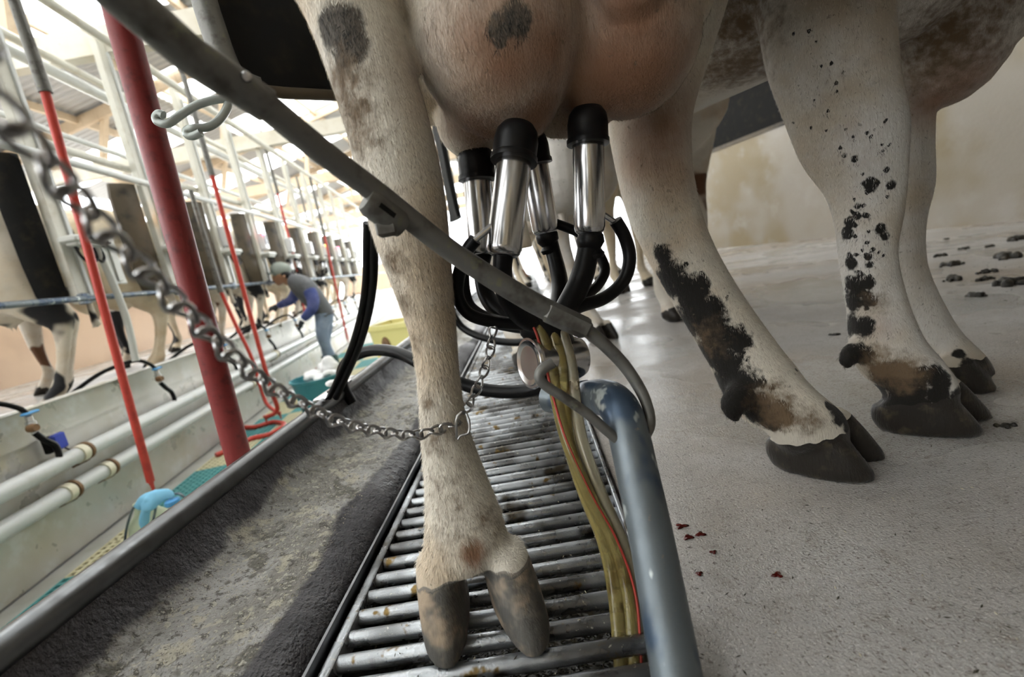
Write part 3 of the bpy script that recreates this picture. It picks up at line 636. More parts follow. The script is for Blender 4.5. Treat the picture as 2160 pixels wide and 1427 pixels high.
# short milk tubes from cup ends to the claw
hose(CL, [(1062,536,.575),(1060,575,.578),(1070,625,.585),(1105,670,.60),(1150,690,.615)], [.013,.0125,.0135,.0135,.013], 'short_milk_tube')
hose(CL, [(1244,490,.650),(1240,530,.65),(1225,590,.645),(1195,650,.63),(1172,685,.62)], [.0165,.0155,.0165,.0165,.015], 'short_milk_tube')
hose(CL, [(1020,533,.70),(1016,580,.70),(1030,630,.69),(1070,668,.66),(1130,690,.63)], [.0135,.012,.013,.0135,.013], 'short_milk_tube')
hose(CL, [(1152,490,.74),(1166,530,.74),(1180,590,.72),(1178,640,.68),(1165,685,.63)], [.015,.0125,.0135,.014,.013], 'short_milk_tube')
for c0, rr in (((1152,492,.74),.018),((1243,498,.65),.0195)):
    p = P(*c0); b = MB(); b.lathe(p+Vector((0,0,.004)), (.05,0,-1), [(rr*.8,0),(rr,.006),(rr*.98,.016),(rr*.62,.024),(rr*.85,.03),(rr*.7,.036)], 20); b.build('liner_cuff','blackrub',CL)
# pulse nipples and short pulse tubes
for a, b_ in (((1046,470,.575),(1000,508,.57)),((1262,445,.65),(1300,470,.66)),((1008,500,.70),(985,540,.69)),((1140,455,.74),(1170,470,.75))):
    hose(CL, [a,b_], .0042, 'pulse_nipple','steel',10,1)
hose(CL, [(1003,505,.57),(985,530,.575),(968,580,.59),(966,625,.60),(990,662,.605),(1040,678,.61),(1100,684,.615),(1150,690,.62)], .0085, 'pulse_tube')
hose(CL, [(985,535,.69),(975,580,.68),(985,640,.67),(1020,670,.65),(1080,685,.635),(1140,692,.62)], .0105, 'pulse_tube')
hose(CL, [(1298,465,.66),(1318,500,.665),(1328,545,.665),(1315,592,.66),(1275,628,.65),(1225,645,.635),(1185,665,.62)], .0095, 'pulse_tube')
hose(CL, [(1170,470,.75),(1235,500,.74),(1275,560,.72),(1262,600,.70),(1225,630,.67),(1180,670,.63)], .0080, 'pulse_tube')
hose(CL, [(1070,640,.61),(1110,648,.615),(1150,662,.62)], .0045, 'pulse_tube')
# claw: black manifold and steel bowl
b = MB(); c = P(1150,690,.62); b.ball(c, (.036,.026,.024), 18); b.tube([P(1105,660,.615),P(1150,690,.62),P(1185,735,.62)], [.016,.026,.022], 16, smooth=4); b.build('claw_manifold','blackrub',CL)
ax = (P(1222,752,.635)-P(1118,765,.60)); p0 = P(1118,765,.60); l = ax.length
b = MB(); b.lathe(p0, ax, [(.020,-.001),(.030,-.004),(.0325,0),(.0335,.004),(.032,.008),(.0325,l*.55),(.0315,l*.85),(.0285,l*.98),(.022,l*1.03),(.0003,l*1.04)], 36); bowl = b.build('claw_bowl','steel',CL)
b = MB(); b.lathe(p0, ax, [(.0345,-.002),(.036,.001),(.0345,.005),(.0325,.005)], 36); b.build('bowl_rim','steel',bowl)

# milk and pulsation hoses hanging from the claw down past the grate
HOSEP = [(1135,668,.612),(1160,700,.60),(1180,770,.585),(1190,850,.565),(1205,930,.545),(1245,1040,.52),(1290,1140,.50),(1318,1250,.475),(1330,1380,.44),(1335,1500,.41)]
def strand(dx0, dx1, dY, rr, name, mat, label):
    n = len(HOSEP)-1; pts = [P(x+dx0+(dx1-dx0)*min(1,max(0,(i-2)/5)), y-abs(dx0)*.3*(i == 0), Y+dY*(1-.5*i/n)) for i, (x,y,Y) in enumerate(HOSEP)]
    b = MB(); b.tube(pts, rr, 16, smooth=8); return tag(b.build(name, mat), label, 'hose', 'hoses hanging from the cluster')
strand(-19,6,0,.0082,'milk_hose','amber','front amber milk hose hanging from the cluster over the grate')
strand(4,-22,.004,.0085,'milk_hose','amber','middle amber milk hose hanging from the cluster over the grate')
strand(25,20,.006,.0080,'air_hose','clearhose','cloudy air hose beside the amber milk hoses over the grate')
strand(-12,30,.018,.0055,'pulse_hose','clearhose','thin cloudy hose behind the amber milk hoses over the grate')
strand(-30,22,-.008,.0016,'red_tube','redtube','thin red tube running along the amber milk hoses')
# ================================================================== CHAIN
CH = [(1040,690,.605),(1038,715,.60),(1030,755,.595),(1008,815,.585),(985,860,.565),(958,892,.545),(905,912,.52),(862,918,.50),(800,911,.465),(750,901,.435),(690,881,.405),(643,857,.38),(583,825,.35),(520,778,.32),(443,709,.29),(378,647,.265),(308,577,.245),(230,501,.225),(149,409,.205),(73,322,.19),(0,228,.178),(-90,110,.168),(-200,-40,.16)]; CHX = [(-.36,.19,.74),(-.44,.225,.86),(-.505,.25,.99)]
chain = thing('chain', 'twisted steel chain looped from the milking cluster past the cow leg', 'chain', P(*CH[0]))
pts = crom([tuple(P(*q)) for q in CH]+CHX, 30); seg = np.linalg.norm(np.diff(pts,axis=0),axis=1); cum = np.concatenate([[0],np.cumsum(seg)])
pitch = .0137; b = MB(); n = 18; lp = []
for i in range(n):
    a = 2*PI*i/n; lp.append(Vector((math.copysign(abs(math.cos(a))**.8,math.cos(a))*.0083, math.sin(a)*.0062, .0020*math.sin(2*a))))
b.tube(lp, .00165, 7, closed=True); linkme = b.mesh('link','chain')
for k in range(int(cum[-1]/pitch)):
    s = (k+.5)*pitch; i = min(np.searchsorted(cum,s)-1, len(seg)-1); i = max(i,0); p = pts[i]+(pts[i+1]-pts[i])*((s-cum[i])/seg[i]); t = Vector(pts[i+1]-pts[i]).normalized()
    o = link('link', linkme, chain); u = t.orthogonal().normalized(); q = t.cross(Vector((0,0,1))).normalized(); w = q.cross(t)
    vd = (Vector(p)-CAM).normalized(); q = t.cross(vd).normalized(); w = q.cross(t); a = (.75 if k % 2 else -.75)+.2*math.sin(k*.21); y = q*math.cos(a)+w*math.sin(a); z = t.cross(y)
    o.rotation_euler = Matrix((t,y,z)).transposed().to_euler(); o.location = p
b = MB(); b.tube([P(*q) for q in ((975,868,.535),(963,885,.532),(964,925,.530),(972,918,.530),(988,912,.530),(990,890,.532),(984,872,.536))], .0016, 8, smooth=4); b.build('wire_hook','chain',chain)

# ================================================================== SUPPORT ARM across the picture
arm = thing('support_arm', 'grey steel support arm slanting down across the cow leg to a bent rod', 'support arm', P(565,225,.40))
b = MB(); b.tube([(-.52,.25,1.0)]+[P(*q) for q in ((120,-150,.285),(240,-25,.315),(400,115,.355),(562,222,.395))], .0135, 22); b.build('sleeve','arm',arm)
b = MB(); b.tube([P(*q) for q in ((540,205,.39),(680,320,.43),(800,410,.465),(960,535,.50),(1120,635,.52),(1236,692,.53))], [.0112,.0112,.0112,.0115,.0125,.0125], 22, smooth=3); b.build('tube','arm',arm)
p = P(520,162,.37); b = MB(); b.lathe(p, CAM-p, [(.004,0),(.004,.003),(.0028,.005),(.0003,.0052)], 10); b.build('bolt','steel',arm)
b = MB(); pa, pb = P(772,420,.455), P(850,478,.475); b.tube([pa,pa.lerp(pb,.15),pa.lerp(pb,.85),pb], [.0118,.0145,.0145,.0118], 20); b.box(pa.lerp(pb,.55)+Vector((-.002,-.003,-.013)), (.02,.014,.016), bev=.003); cl_ = b.build('clamp','arm',arm)
b = MB(); q0, q1 = P(800,432,.449), P(832,456,.457); b.bar(q0, q1, .004, .005); b.build('slot','blackpanel',cl_)
b = MB(); pa, pb = P(1148,652,.524), P(1240,695,.53); b.bar(pa+Vector((0,-.001,0)), pb+Vector((0,-.001,0)), .0265, .0265, bev=.006); b.build('ferrule','arm',arm)
b = MB(); b.tube([P(*q) for q in ((1230,690,.53),(1270,722,.532),(1315,768,.53),(1350,820,.522),(1368,865,.512),(1370,900,.50),(1350,930,.492),(1318,935,.487),(1285,912,.487),(1240,873,.49),(1190,838,.493),(1150,812,.495),(1138,795,.495),(1145,778,.497),(1166,765,.50))],
   [.0085,.0082,.0078,.0072,.0066,.0062,.006,.006,.006,.006,.006,.006,.0062,.0062,.006], 14, smooth=5); b.build('bent_rod','arm',arm)

# ================================================================== STANDING PIPE at lower middle
sp = thing('stall_pipe', 'worn galvanised pipe with a bent top rising beside the grate', 'pipe', P(1450,1600,.33))
b = MB(); b.tube([P(*q) for q in ((1160,838,.70),(1205,842,.66),(1240,838,.615),(1275,838,.565),(1302,855,.525),(1322,900,.502),(1345,1000,.475),(1373,1130,.44),(1403,1290,.395),(1432,1450,.355),(1470,1640,.31),(1500,1800,.28))], .0238, 24, smooth=5)
b.build('pipe','galv',sp)
p = P(1245,838,.605); b = MB(); b.lathe(P(1225,840,.635), P(1265,838,.58)-P(1225,840,.635), [(.0245,0),(.0258,.002),(.0258,.02),(.0245,.022)], 24); b.build('weld_collar','galv',sp)

# ================================================================== BLACK HOSES by the curb
tw = thing('twin_hose', 'upright pair of black rubber hoses bowed beside the cow leg', 'hose', P(700,838,1.20))
for dx in (0, 15):
    b = MB(); b.tube([P(x+dx, y, Y) for x,y,Y in ((775,470,.86),(774,510,.88),(772,590,.93),(762,660,1.0),(742,730,1.08),(716,790,1.14),(694,838,1.19))], .0088 if dx else .0075, 12, smooth=6); b.build('hose','blackrub',tw)
lh = MB(); lh.tube([P(*q) for q in ((742,850,1.30),(724,815,1.30),(722,780,1.28),(745,752,1.25),(790,738,1.2),(840,744,1.14),(890,768,1.08),(940,795,1.04),(1000,817,1.02),(1060,826,1.0),(1120,822,.98),(1165,805,.95))], .0155, 14, smooth=6)
tag(lh.build('looped_hose','blackrub'), 'thick black rubber hose looping low behind the cow leg over the grate', 'hose')
h2 = MB(); h2.tube([P(*q) for q in ((945,640,1.5),(975,690,1.5),(1030,715,1.45),(1090,722,1.4),(1140,712,1.35))], .012, 12, smooth=6)
tag(h2.build('slack_hose','blackrub'), 'thin black hose sagging behind the chain near the second cow hoof', 'hose')
# clip on the curb lip
cp = MB(); a, e = P(655,872,1.27), P(715,825,1.40); cp.bar(near(-.608,1.17,.160), near(-.608,1.36,.160), .034, .012, bev=.003)
ct = cp.build('hose_clip','steel'); tag(ct, 'steel clip plate on the curb lip under the twin black hoses', 'clip')
b = MB(); b.bar(near(-.600,1.22,.1675), near(-.600,1.33,.1675), .012, .004); b.build('slot','blackpanel',ct)

# ================================================================== RED POLE, HOOKS, BLACK PANEL
rp = MB(); rp.tube([P(235,-60,1.12), P(255,40,1.12), P(513,1000,1.12), P(535,1080,1.12)], .0295, 20); 
tag(rp.build('red_pole','redpaint'), 'thick red painted steel pole standing at the pit edge', 'pole')
def whook(pts, lab):
    b = MB(); b.tube([P(*q) for q in pts], .0065, 12, smooth=6); tag(b.build('wire_hook','hookwire'), lab, 'hook', 'wire hooks on the support arm')
whook(((490,208,.84),(455,210,.83),(415,222,.82),(380,243,.81),(355,260,.80),(335,258,.80),(329,248,.80),(336,240,.80),(345,243,.80)), 'upper pale wire hook hanging before the red pole')
whook(((482,215,.84),(477,232,.83),(460,255,.82),(438,268,.81),(412,270,.80),(396,274,.80),(394,283,.80),(405,287,.80),(424,279,.80)), 'lower pale wire hook with curled end under the support arm')
# black butt panel behind the cow's leg: curved sheet with a rolled edge
bp = thing('butt_panel', 'black curved butt panel hanging behind the nearest cow leg', 'panel', P(600,190,.9), 'butt panels of the stalls')
edge = [(395,-140,.90),(425,-20,.88),(450,60,.86),(475,130,.85),(500,168,.85),(545,188,.87),(600,194,.90),(700,199,.98),(790,205,1.06)]
top = [(395,-260,.90),(470,-260,.92),(560,-260,.95),(620,-260,.98),(680,-260,1.0),(740,-260,1.02),(780,-260,1.04),(840,-260,1.08),(900,-260,1.12)]
b = MB(); fr = [P(*q) for q in edge]; tp = [P(*q) for q in top]; rows = [[a.lerp(c, k/6)+Vector((0,.05*math.sin(PI*k/6),0)) for a, c in zip(fr,tp)] for k in range(7)]
nn = len(fr); vs = [p for r in rows for p in r]; vs2 = [p+Vector((.01,.03,.004)) for p in vs]
b.add(vs+vs2, [(j*nn+i, j*nn+i+1, (j+1)*nn+i+1, (j+1)*nn+i) for j in range(6) for i in range(nn-1)]+[(7*nn+(j+1)*nn+i, 7*nn+(j+1)*nn+i+1, 7*nn+j*nn+i+1, 7*nn+j*nn+i) for j in range(6) for i in range(nn-1)]+[(i+1,i,7*nn+i,7*nn+i+1) for i in range(nn-1)]+[(j*nn,(j+1)*nn,7*nn+(j+1)*nn,7*nn+j*nn) for j in range(6)])
b.build('panel_sheet','blackpanel',bp)
b = MB(); b.tube(fr[:6], .020, 14, smooth=4); b.build('rolled_edge','arm',bp)
b = MB(); b.tube([P(*q) for q in ((520,188,.87),(600,196,.90),(700,201,.98),(790,207,1.06))], .010, 12); b.build('bottom_edge','brownpanel',bp)

# upright that carries the support arm and the chain, beside the viewpoint at the pit edge
mp_ = thing('arm_post', 'galvanised post carrying the support arm and chain, just outside the picture', 'post', (-.53,.25,.16))
b = MB(); b.tube([(-.53,.25,.15),(-.53,.25,2.62)], .024, 16); b.build('upright','galv',mp_)
b = MB(); b.box((-.525,.25,1.0),(.07,.07,.06),bev=.008); b.build('clamp','arm',mp_)

# ================================================================== FAR SIDE OF THE PIT
wp = bpy.data.objects['wall_pit']
for k in range(14):
    y0 = 1.06+1.0*k; b = MB(); a = far(0,y0+.004,0); c = far(0,y0+.996,0); n_ = Vector((1,.11,0)).normalized()
    prof = [(.0,-.06),(.0,.118),(.012,.13),(.03,.128),(.034,.118),(.030,.112),(.018,.118),(.010,.108),(.008,-.06)]
    b.rings([[p+n_*(q-.012)+Vector((0,0,z)) for q, z in prof] for p in (a, c)]); b.build('splash_panel','steelwall',wp)
    b = MB(); b.box(c+n_*.012+Vector((0,-.01,.105)), (.05,.022,.06), Matrix.Rotation(FANG,3,'Z'), .006); b.build('panel_end_cap','paintwhite',wp)
def frow(c, z, r, y0, y1, name, mat, lab, cat, group=None, parts=()):
    t = thing(name, lab, cat, far(c,y0,z), group); b = MB(); b.tube([far(c,y,z) for y in (y0,(y0*2+y1)/3,y1)], r, 16); b.build('tube',mat,t)
    return t
t1 = frow(.085,-.200,.043,-1,18,'wash_pipe','whitepvc','upper of two pale pipes along the far pit wall','pipe','pale pipes on the pit wall')
t2 = frow(.085,-.358,.043,-1,18,'wash_pipe','whitepvc','lower of two pale pipes along the far pit wall','pipe','pale pipes on the pit wall')
FD = Vector((FS,1,0)).normalized()
for t, z, ys in ((t1,-.200,(2.46,5.4,8.3,11.3)),(t2,-.358,(2.30,2.58,4.62,7.6,10.6))):
    for y in ys:
        b = MB(); b.lathe(far(.085,y,z), FD, [(.044,0),(.050,.002),(.050,.045),(.044,.047)], 20); b.build('coupling','creampvc',t)
        b = MB(); b.lathe(far(.085,y+.055,z), FD, [(.044,0),(.053,.001),(.053,.018),(.044,.02)], 20); b.bar(far(.085,y+.064,z-.05), far(-.01,y+.064,z-.075), .02, .02); b.build('bracket','rust',t)
frow(.02,.665,.019,-1,18,'rump_rail','galv','dark steel rump rail running behind the far cows','rail','rails of the far stalls')
frow(-.01,1.575,.026,-1,18,'stall_rail','whitepvc','bright steel rail running above the far stalls','rail','rails of the far stalls')
frow(-.10,1.70,.03,-1,18,'vacuum_pipe','paintwhite','pale vacuum pipe just above the bright far rail','pipe','pipes over the far stalls')
frow(-.20,1.86,.022,-1,18,'wire_conduit','whitepvc','thin pale conduit over the far stalls','pipe','pipes over the far stalls')
frow(-.42,2.50,.045,-1,18,'milk_pipe','whitepvc','thick pale overhead pipe under the cream roof beams','pipe','pipes over the far stalls')
frow(-.30,2.52,.03,-1,18,'water_pipe','paintwhite','thin overhead pipe beside the thick pale one','pipe','pipes over the far stalls')
frow(.15,2.56,.035,-1,18,'air_pipe','paintwhite','cream overhead pipe nearest the pit','pipe','pipes over the far stalls')
ORD = ['first','second','third','fourth','fifth','sixth','seventh','eighth','ninth','tenth']
Rf = Matrix.Rotation(FANG,3,'Z')
UP = Vector((0,0,1))
for k in range(10):
    y = 3.02+1.03*k; ns = ORD[k]
    sp_ = thing('stall_post', f'{ns} cream stall post from the picture edge above the far rump rail', 'post', far(-.0,y,.62), 'posts of the far stalls')
    b = MB(); b.box(far(-.03,y,1.66),(.05,.09,2.04),Rf,.006); b.build('upright','paintwhite',sp_)
    b = MB(); b.box(far(.0,y+.055,1.62),(.02,.03,1.96),Rf,.004); b.build('channel','whitepvc',sp_)
    b = MB(); b.box(far(.0,y-.01,.665),(.035,.07,.07),Rf,.006); b.build('rail_bracket','galv',sp_)
    pb_ = thing('pulsator_box', f'{ns} grey pulsator box with looped black tubes on the far posts', 'box', far(.07,y,1.0), 'pulsator boxes on the far posts')
    b = MB(); b.box(far(.07,y+.05,1.03),(.11,.26,.045),Rf,.012); b.box(far(.075,y+.05,1.0),(.07,.22,.03),Rf,.01); b.build('case','box',pb_)
    b = MB(); b.lathe(far(.09,y+.17,1.02), FD, [(.02,0),(.024,.01),(.03,.03),(.012,.05),(.012,.08)], 12); b.build('tap','blackrub',pb_)
    for q in range(3):
        b = MB(); yy = y-.03+.06*q; b.tube([far(.07,yy,.99),far(.08,yy+.005,.93),far(.085,yy+.04,.89),far(.085,yy+.075,.92),far(.075,yy+.08,.99)], .009, 8, smooth=5); b.build('tube','blackrub',pb_)
    if k > 0:
        du = thing('control_unit', f'{ns} white control unit with dark screen on the far posts', 'control unit', far(.05,y+.06,1.12), 'control units on the far posts')
        b = MB(); b.box(far(.03,y+.09,1.2),(.08,.13,.22),Rf,.012); b.build('case','whitebox',du)
        b = MB(); b.box(far(.073,y+.085,1.22),(.006,.085,.12),Rf,.002); b.build('screen','screen',du)
        if k in (1,3,6,7): b = MB(); b.ball(far(.08,y+.03,1.285),.014,10); b.build('indicator_lamp','lampred' if k != 1 and k != 6 else 'lampamber',du)
    if True:
        bpn = thing('butt_panel', f'{ns} dark butt panel between the far cows', 'panel', far(-.1,y-.2,.7), 'butt panels of the stalls')
        b = MB(); rs = []
        for z, w0 in ((.66,.12),(.72,.17),(.9,.20),(1.2,.21),(1.45,.20),(1.56,.17)):
            rs.append([far(-.05-.10*u*u+ (0 if e else -.02), y-.06-w0*u*(.55 if k == 0 else .9), z) for e, us in ((1,(0,.33,.66,1)),(0,(1,.66,.33,0))) for u in us])
        b.rings(rs); b.build('panel_sheet','blackpanel' if k == 0 else 'brownpanel',bpn)
    # water valve with blue lever on the splash panel and its black hoses
    yv = 2.30+1.04*k
    vt = thing('water_valve', f'{ns} blue-handled water valve with black hose on the far splash panel', 'valve', far(.06,yv,.05), 'valves along the splash panel')
    b = MB(); b.lathe(far(.07,yv,.095), (0,0,-1), [(.012,0),(.016,.004),(.016,.03),(.022,.032),(.022,.07),(.014,.074),(.014,.10)], 14); b.build('valve_body','steel',vt)
    b = MB(); b.box(far(.075,yv+.01,.105),(.03,.085,.014),Rf,.005); b.build('lever','bluetap',vt)
    b = MB(); b.lathe(far(.09,yv-.02,.03),(1,0,0),[(.02,-.02),(.022,0),(.018,.02)],12); b.build('brass_nut','rust',vt)
    b = MB(); b.tube([far(.07,yv,.0),far(.085,yv+.02,-.05),far(.09,yv+.06,-.10),far(.095,yv+.05,-.17),far(.07,yv+.03,-.22)], .015, 10, smooth=5); b.build('hose','blackrub',vt)
    b = MB(); b.tube([far(.07,yv,.10),far(.06,yv-.03,.15),far(.02,yv-.12,.20),far(-.1,yv-.3,.17),far(-.25,yv-.5,.05)], .013, 10, smooth=6); b.build('supply_hose','blackrub',vt)
gp = MB(); gp.box(far(-.02,3.40,.92),(.012,.15,.34),Rf,.004); gp.box(far(-.005,3.40,.92),(.012,.04,.30),Rf,.003)
tag(gp.build('hanging_panel','box'), 'grey sheet metal panel hanging before the cream far cow', 'panel')
gh = MB(); gh.tube([far(.06,3.18,1.0),far(.07,3.20,.8),far(.07,3.22,.5),far(.05,3.2,.2)], .022, 10, smooth=4); tag(gh.build('grey_hose','box'), 'grey hose hanging from the first pulsator box over the rail', 'hose')
bb = MB(); bb.box(far(.05,2.43,-.095),(.03,.075,.09),Rf,.008); bt = tag(bb.build('blue_box','bluebox'), 'small deep-blue box clipped to the far pit wall', 'box')
b = MB(); b.box(far(.02,2.40,-.10),(.03,.05,.09),Rf,.005); b.build('bracket','blackpanel',bt)
b = MB(); b.tube([far(.06,2.44,-.14),far(.075,2.46,-.17),far(.08,2.48,-.2)], .004, 6); b.build('cable','blackrub',bt)
# --- red hoses hanging into the pit
def rhose(rows, lab, r=.024):
    t = thing('red_hose', lab, 'hose', rows[0], 'red hoses hanging over the pit'); b = MB(); b.tube(rows, r, 12, smooth=5); b.build('hose','redrubber',t)
    b = MB(); p = Vector(rows[-1]); b.tube([p+UP*.02, p-UP*.02, p-UP*.05], [r*.95,r*.5,r*.4], 10); b.build('hose_end','redrubber',t)
    b = MB(); p = Vector(rows[0]); b.tube([p+UP*.9, p+UP*.3, p-UP*.02], [.02,.022,.026], 10); b.build('drop_pipe','arm',t); return t
def vh(px0, py0, px1, py1, Y): return [P(px0,py0,Y), P((px0+px1)/2,(py0+py1)/2,Y), P(px1,py1,Y)]
rhose(vh(93,185,318,1015,2.25), 'red hose nearest the picture edge, ending at a pale blue cloth', .0185)
c0 = P(566,790,4.1)
rhose(vh(446,365,560,780,4.1)+[P(575,830,4.1),P(585,865,4.12),P(560,880,4.1)], 'long red hose hanging between the thick red pole and the worker', .019)
rhose([P(465,612,4.3),P(495,680,4.3),P(527,745,4.3),P(545,800,4.3),P(562,850,4.25),P(590,872,4.2)], 'red hose hooked below the far rail beside the long one', .017)
rhose(vh(585,405,628,575,7.32)+[P(648,690,7.25),P(660,740,7.2),P(668,785,7.1)], 'red hose running down behind the worker', .018)
rhose(vh(684,495,733,715,7.6), 'red hose beyond the worker ending above the pit floor', .018)
rhose(vh(650,470,668,560,9.5), 'farthest red hose deep in the parlour', .018)
cz = MB(); cz.tube([G(*q,-.69) for q in ((470,935),(500,905),(540,900),(575,890),(600,895),(570,915),(530,925),(490,945),(455,960))], .022, 10, smooth=6)
tag(cz.build('hose_coil','redrubber'), 'slack red hose lying on the teal and cream mats', 'hose')
# --- jug with wire handle and pale blue cloth under the first red hose
jg = thing('wash_jug', 'cloudy green jug with wire handles under the red hose', 'jug', P(325,1110,2.2)-UP*.17)
jp = P(330,1135,2.2); 
b = MB(); b.lathe((jp.x,jp.y,-.715), (0,0,1), [(.09,0),(.10,.02),(.10,.13),(.085,.19),(.05,.23),(.04,.27),(.045,.28)], 24); b.build('jug_body','jug',jg)
for q in (((262,1160),(268,1110),(285,1065),(315,1048)),((345,1050),(375,1040),(395,1055),(405,1080)),((330,1060),(325,1090),(318,1120)),((368,1060),(378,1090),(382,1110))):
    b = MB(); b.tube([P(x,y_,2.12) for x,y_ in q], .0055, 8, smooth=4); b.build('wire_handle','galv',jg)
Bq = Body()
for rows in (((290,1072,2.1,10,.5),(305,1055,2.1,14,.6),(330,1047,2.09,15,.6),(352,1042,2.1,12,.5),(366,1048,2.1,6,.5)),((318,1050,2.08,13,.6),(308,1075,2.08,11,.5),(304,1100,2.08,12,.4),(308,1116,2.08,7,.4)),((330,1052,2.08,10,.6),(318,1066,2.07,12,.6),(300,1070,2.08,8,.5)),((322,1035,2.1,8,.7),(332,1048,2.09,12,.7),(345,1056,2.09,8,.6))): Bq.pix(list(rows))
tag(link('wash_cloth', Bq.skin('cloth','bluecloth',.006,2)), 'crumpled pale blue cloth tied at the end of the red hose', 'cloth')
b = MB(); b.lathe(P(362,1052,2.1), (0,0,-1), [(.02,0),(.032,.004),(.034,.02),(.03,.03),(.012,.03)], 14); tag(b.build('jug_cap','bluetap'), 'round blue cap beside the pale blue cloth', 'cap')
# --- teal tub with towels, yellow bin
tb = P(672,800,4.2); tz = P(668,792,4.2).z
tub = thing('tub', 'teal plastic tub of white towels on the pit floor', 'tub', (tb.x,tb.y,-.71))
b = MB(); h = tz+.71; b.lathe((tb.x,tb.y,-.708),(0,0,1),[(.001,.0),(.19,0),(.20,.01),(.235,h-.02),(.25,h-.015),(.25,h),(.235,h),(.195,.03),(.001,.03)],36); b.build('tub_body','teal',tub)
random.seed(11)
for i, (dx, dy, dz, r) in enumerate(((-.05,.0,.0,.085),(.09,.02,.045,.10),(.02,-.08,-.02,.08),(.15,-.05,.0,.07))):
    b = MB(); 
    for _ in range(7): b.ball((tb.x+dx+random.gauss(0,r*.35),tb.y+dy+random.gauss(0,r*.35),tz+dz+random.gauss(0,r*.25)), (r*random.uniform(.4,.7),r*random.uniform(.4,.7),r*random.uniform(.35,.6)), 10)
    Bq = Body(); Bq.mb = b; tag(link('towel', Bq.skin('towel','towel',.012,2)), ['crumpled white towel nearest the tub rim','largest crumpled white towel heaped in the teal tub','white towel low at the front of the teal tub','small white towel at the inner side of the teal tub'][i], 'towel', 'towels in the teal tub')
b = MB()
for q in ((698,808,1.5),(715,803,1.5),(735,803,1.5),(742,798,1.5)): b.ball(P(*q),(.02,.02,.012),10)
Bq = Body(); Bq.mb = b; tag(link('paper_scrap', Bq.skin('paper_scrap','towel',.006,2)), 'white scrap caught behind the twin black hoses', 'scrap')
yb = thing('yellow_bin', 'pale yellow plastic bin in the pit behind the cow leg', 'bin', P(830,760,4.0)-UP*.6)
b = MB(); x0 = P(783,690,4.0).x; R = Matrix.Rotation(-.35,3,'Z'); cx = x0+.24
rs = [[Vector((cx,4.2,0))+R@Vector((x*s,y_*s,z)) for x,y_ in ((-.24,-.2),(.24,-.2),(.27,-.16),(.27,.2),(-.27,.2),(-.27,-.16))] for z, s in ((-.71,.82),(-.1,.97),(.0,1.0),(.0,1.06),(.045,1.06),(.045,.98),(-.05,.95))]
b.rings(rs, cap=False); b.add(rs[0], [(0,1,2,3,4,5)]); b.build('bin_body','yellow',yb)
b = MB(); b.ball(Vector((cx,4.2,0))+R@Vector((-.10,-.195,-.16)), (.05,.02,.10), 14, R); b.build('handle_recess','rust',yb)

# --- butt panels added at the other near stalls to block skylight from the pit
for y, lab in ((-1.9,'added unseen near-row butt panel farthest back beyond the picture'),(-.7,'added unseen near-row butt panel just before the nearest cow'),(2.25,'added light-blocking near-row butt panel behind the second cow'),(3.6,'added light-blocking near-row butt panel behind the third cow'),(4.95,'added light-blocking near-row butt panel behind the fourth cow')):
    bpn = thing('butt_panel', lab, 'panel', near(-.45,y,.8), 'butt panels of the stalls')
    b = MB(); rs = []
    for z, w0 in ((.78,.30),(.84,.40),(1.0,.45),(1.3,.46),(1.55,.45),(1.66,.40)):
        rs.append([near(-.42-.12*u*u-(0 if e else .03), y+w0*(u-.5)*1.2, z) for e, us in ((1,(0,.33,.66,1)),(0,(1,.66,.33,0))) for u in us])
    b.rings(rs); b.build('panel_sheet','blackpanel',bpn)
# ================================================================== WORKER bending over the far rail
wk = thing('person', 'worker in grey cap and charcoal sweater bending towards the far cows, arm outstretched', 'person', P(695,760,6.177)-UP*.05)
Bp = Body()
Bp.pix([(614,596,6.177,9,1.),(604,590,6.177,10,1.),(598,583,6.177,15,1.05),(594,574,6.177,16,1.),(590,564,6.177,12,1.)],3)
Bp.pix([(592,600,6.177,6,1.2),(586,592,6.177,8,1.1),(583,584,6.177,9,1.1),(586,575,6.177,8,1.)],3); Bp.blob(P(577.5,588,6.177),(.02,.025,.025)); Bp.blob(P(600,583,6.081),(.018,.02,.03))
Bp.pix([(620,600,6.177,11,1.2),(640,615,6.177,14,1.3),(665,640,6.177,14,1.3),(685,660,6.177,15,1.3)],3)
link('body', Bp.skin('body','skin',.014,3), wk)
Bs = Body(); Bs.pix([(611,588,6.177,9,1.3),(620,592,6.177,18,1.6),(638,604,6.177,25,1.6),(655,622,6.177,25,1.5),(672,642,6.177,22,1.4),(684,660,6.177,20,1.4),(688,668,6.177,19,1.4)],3); link('sweater', Bs.skin('sweater','sweater',.016,3), wk)
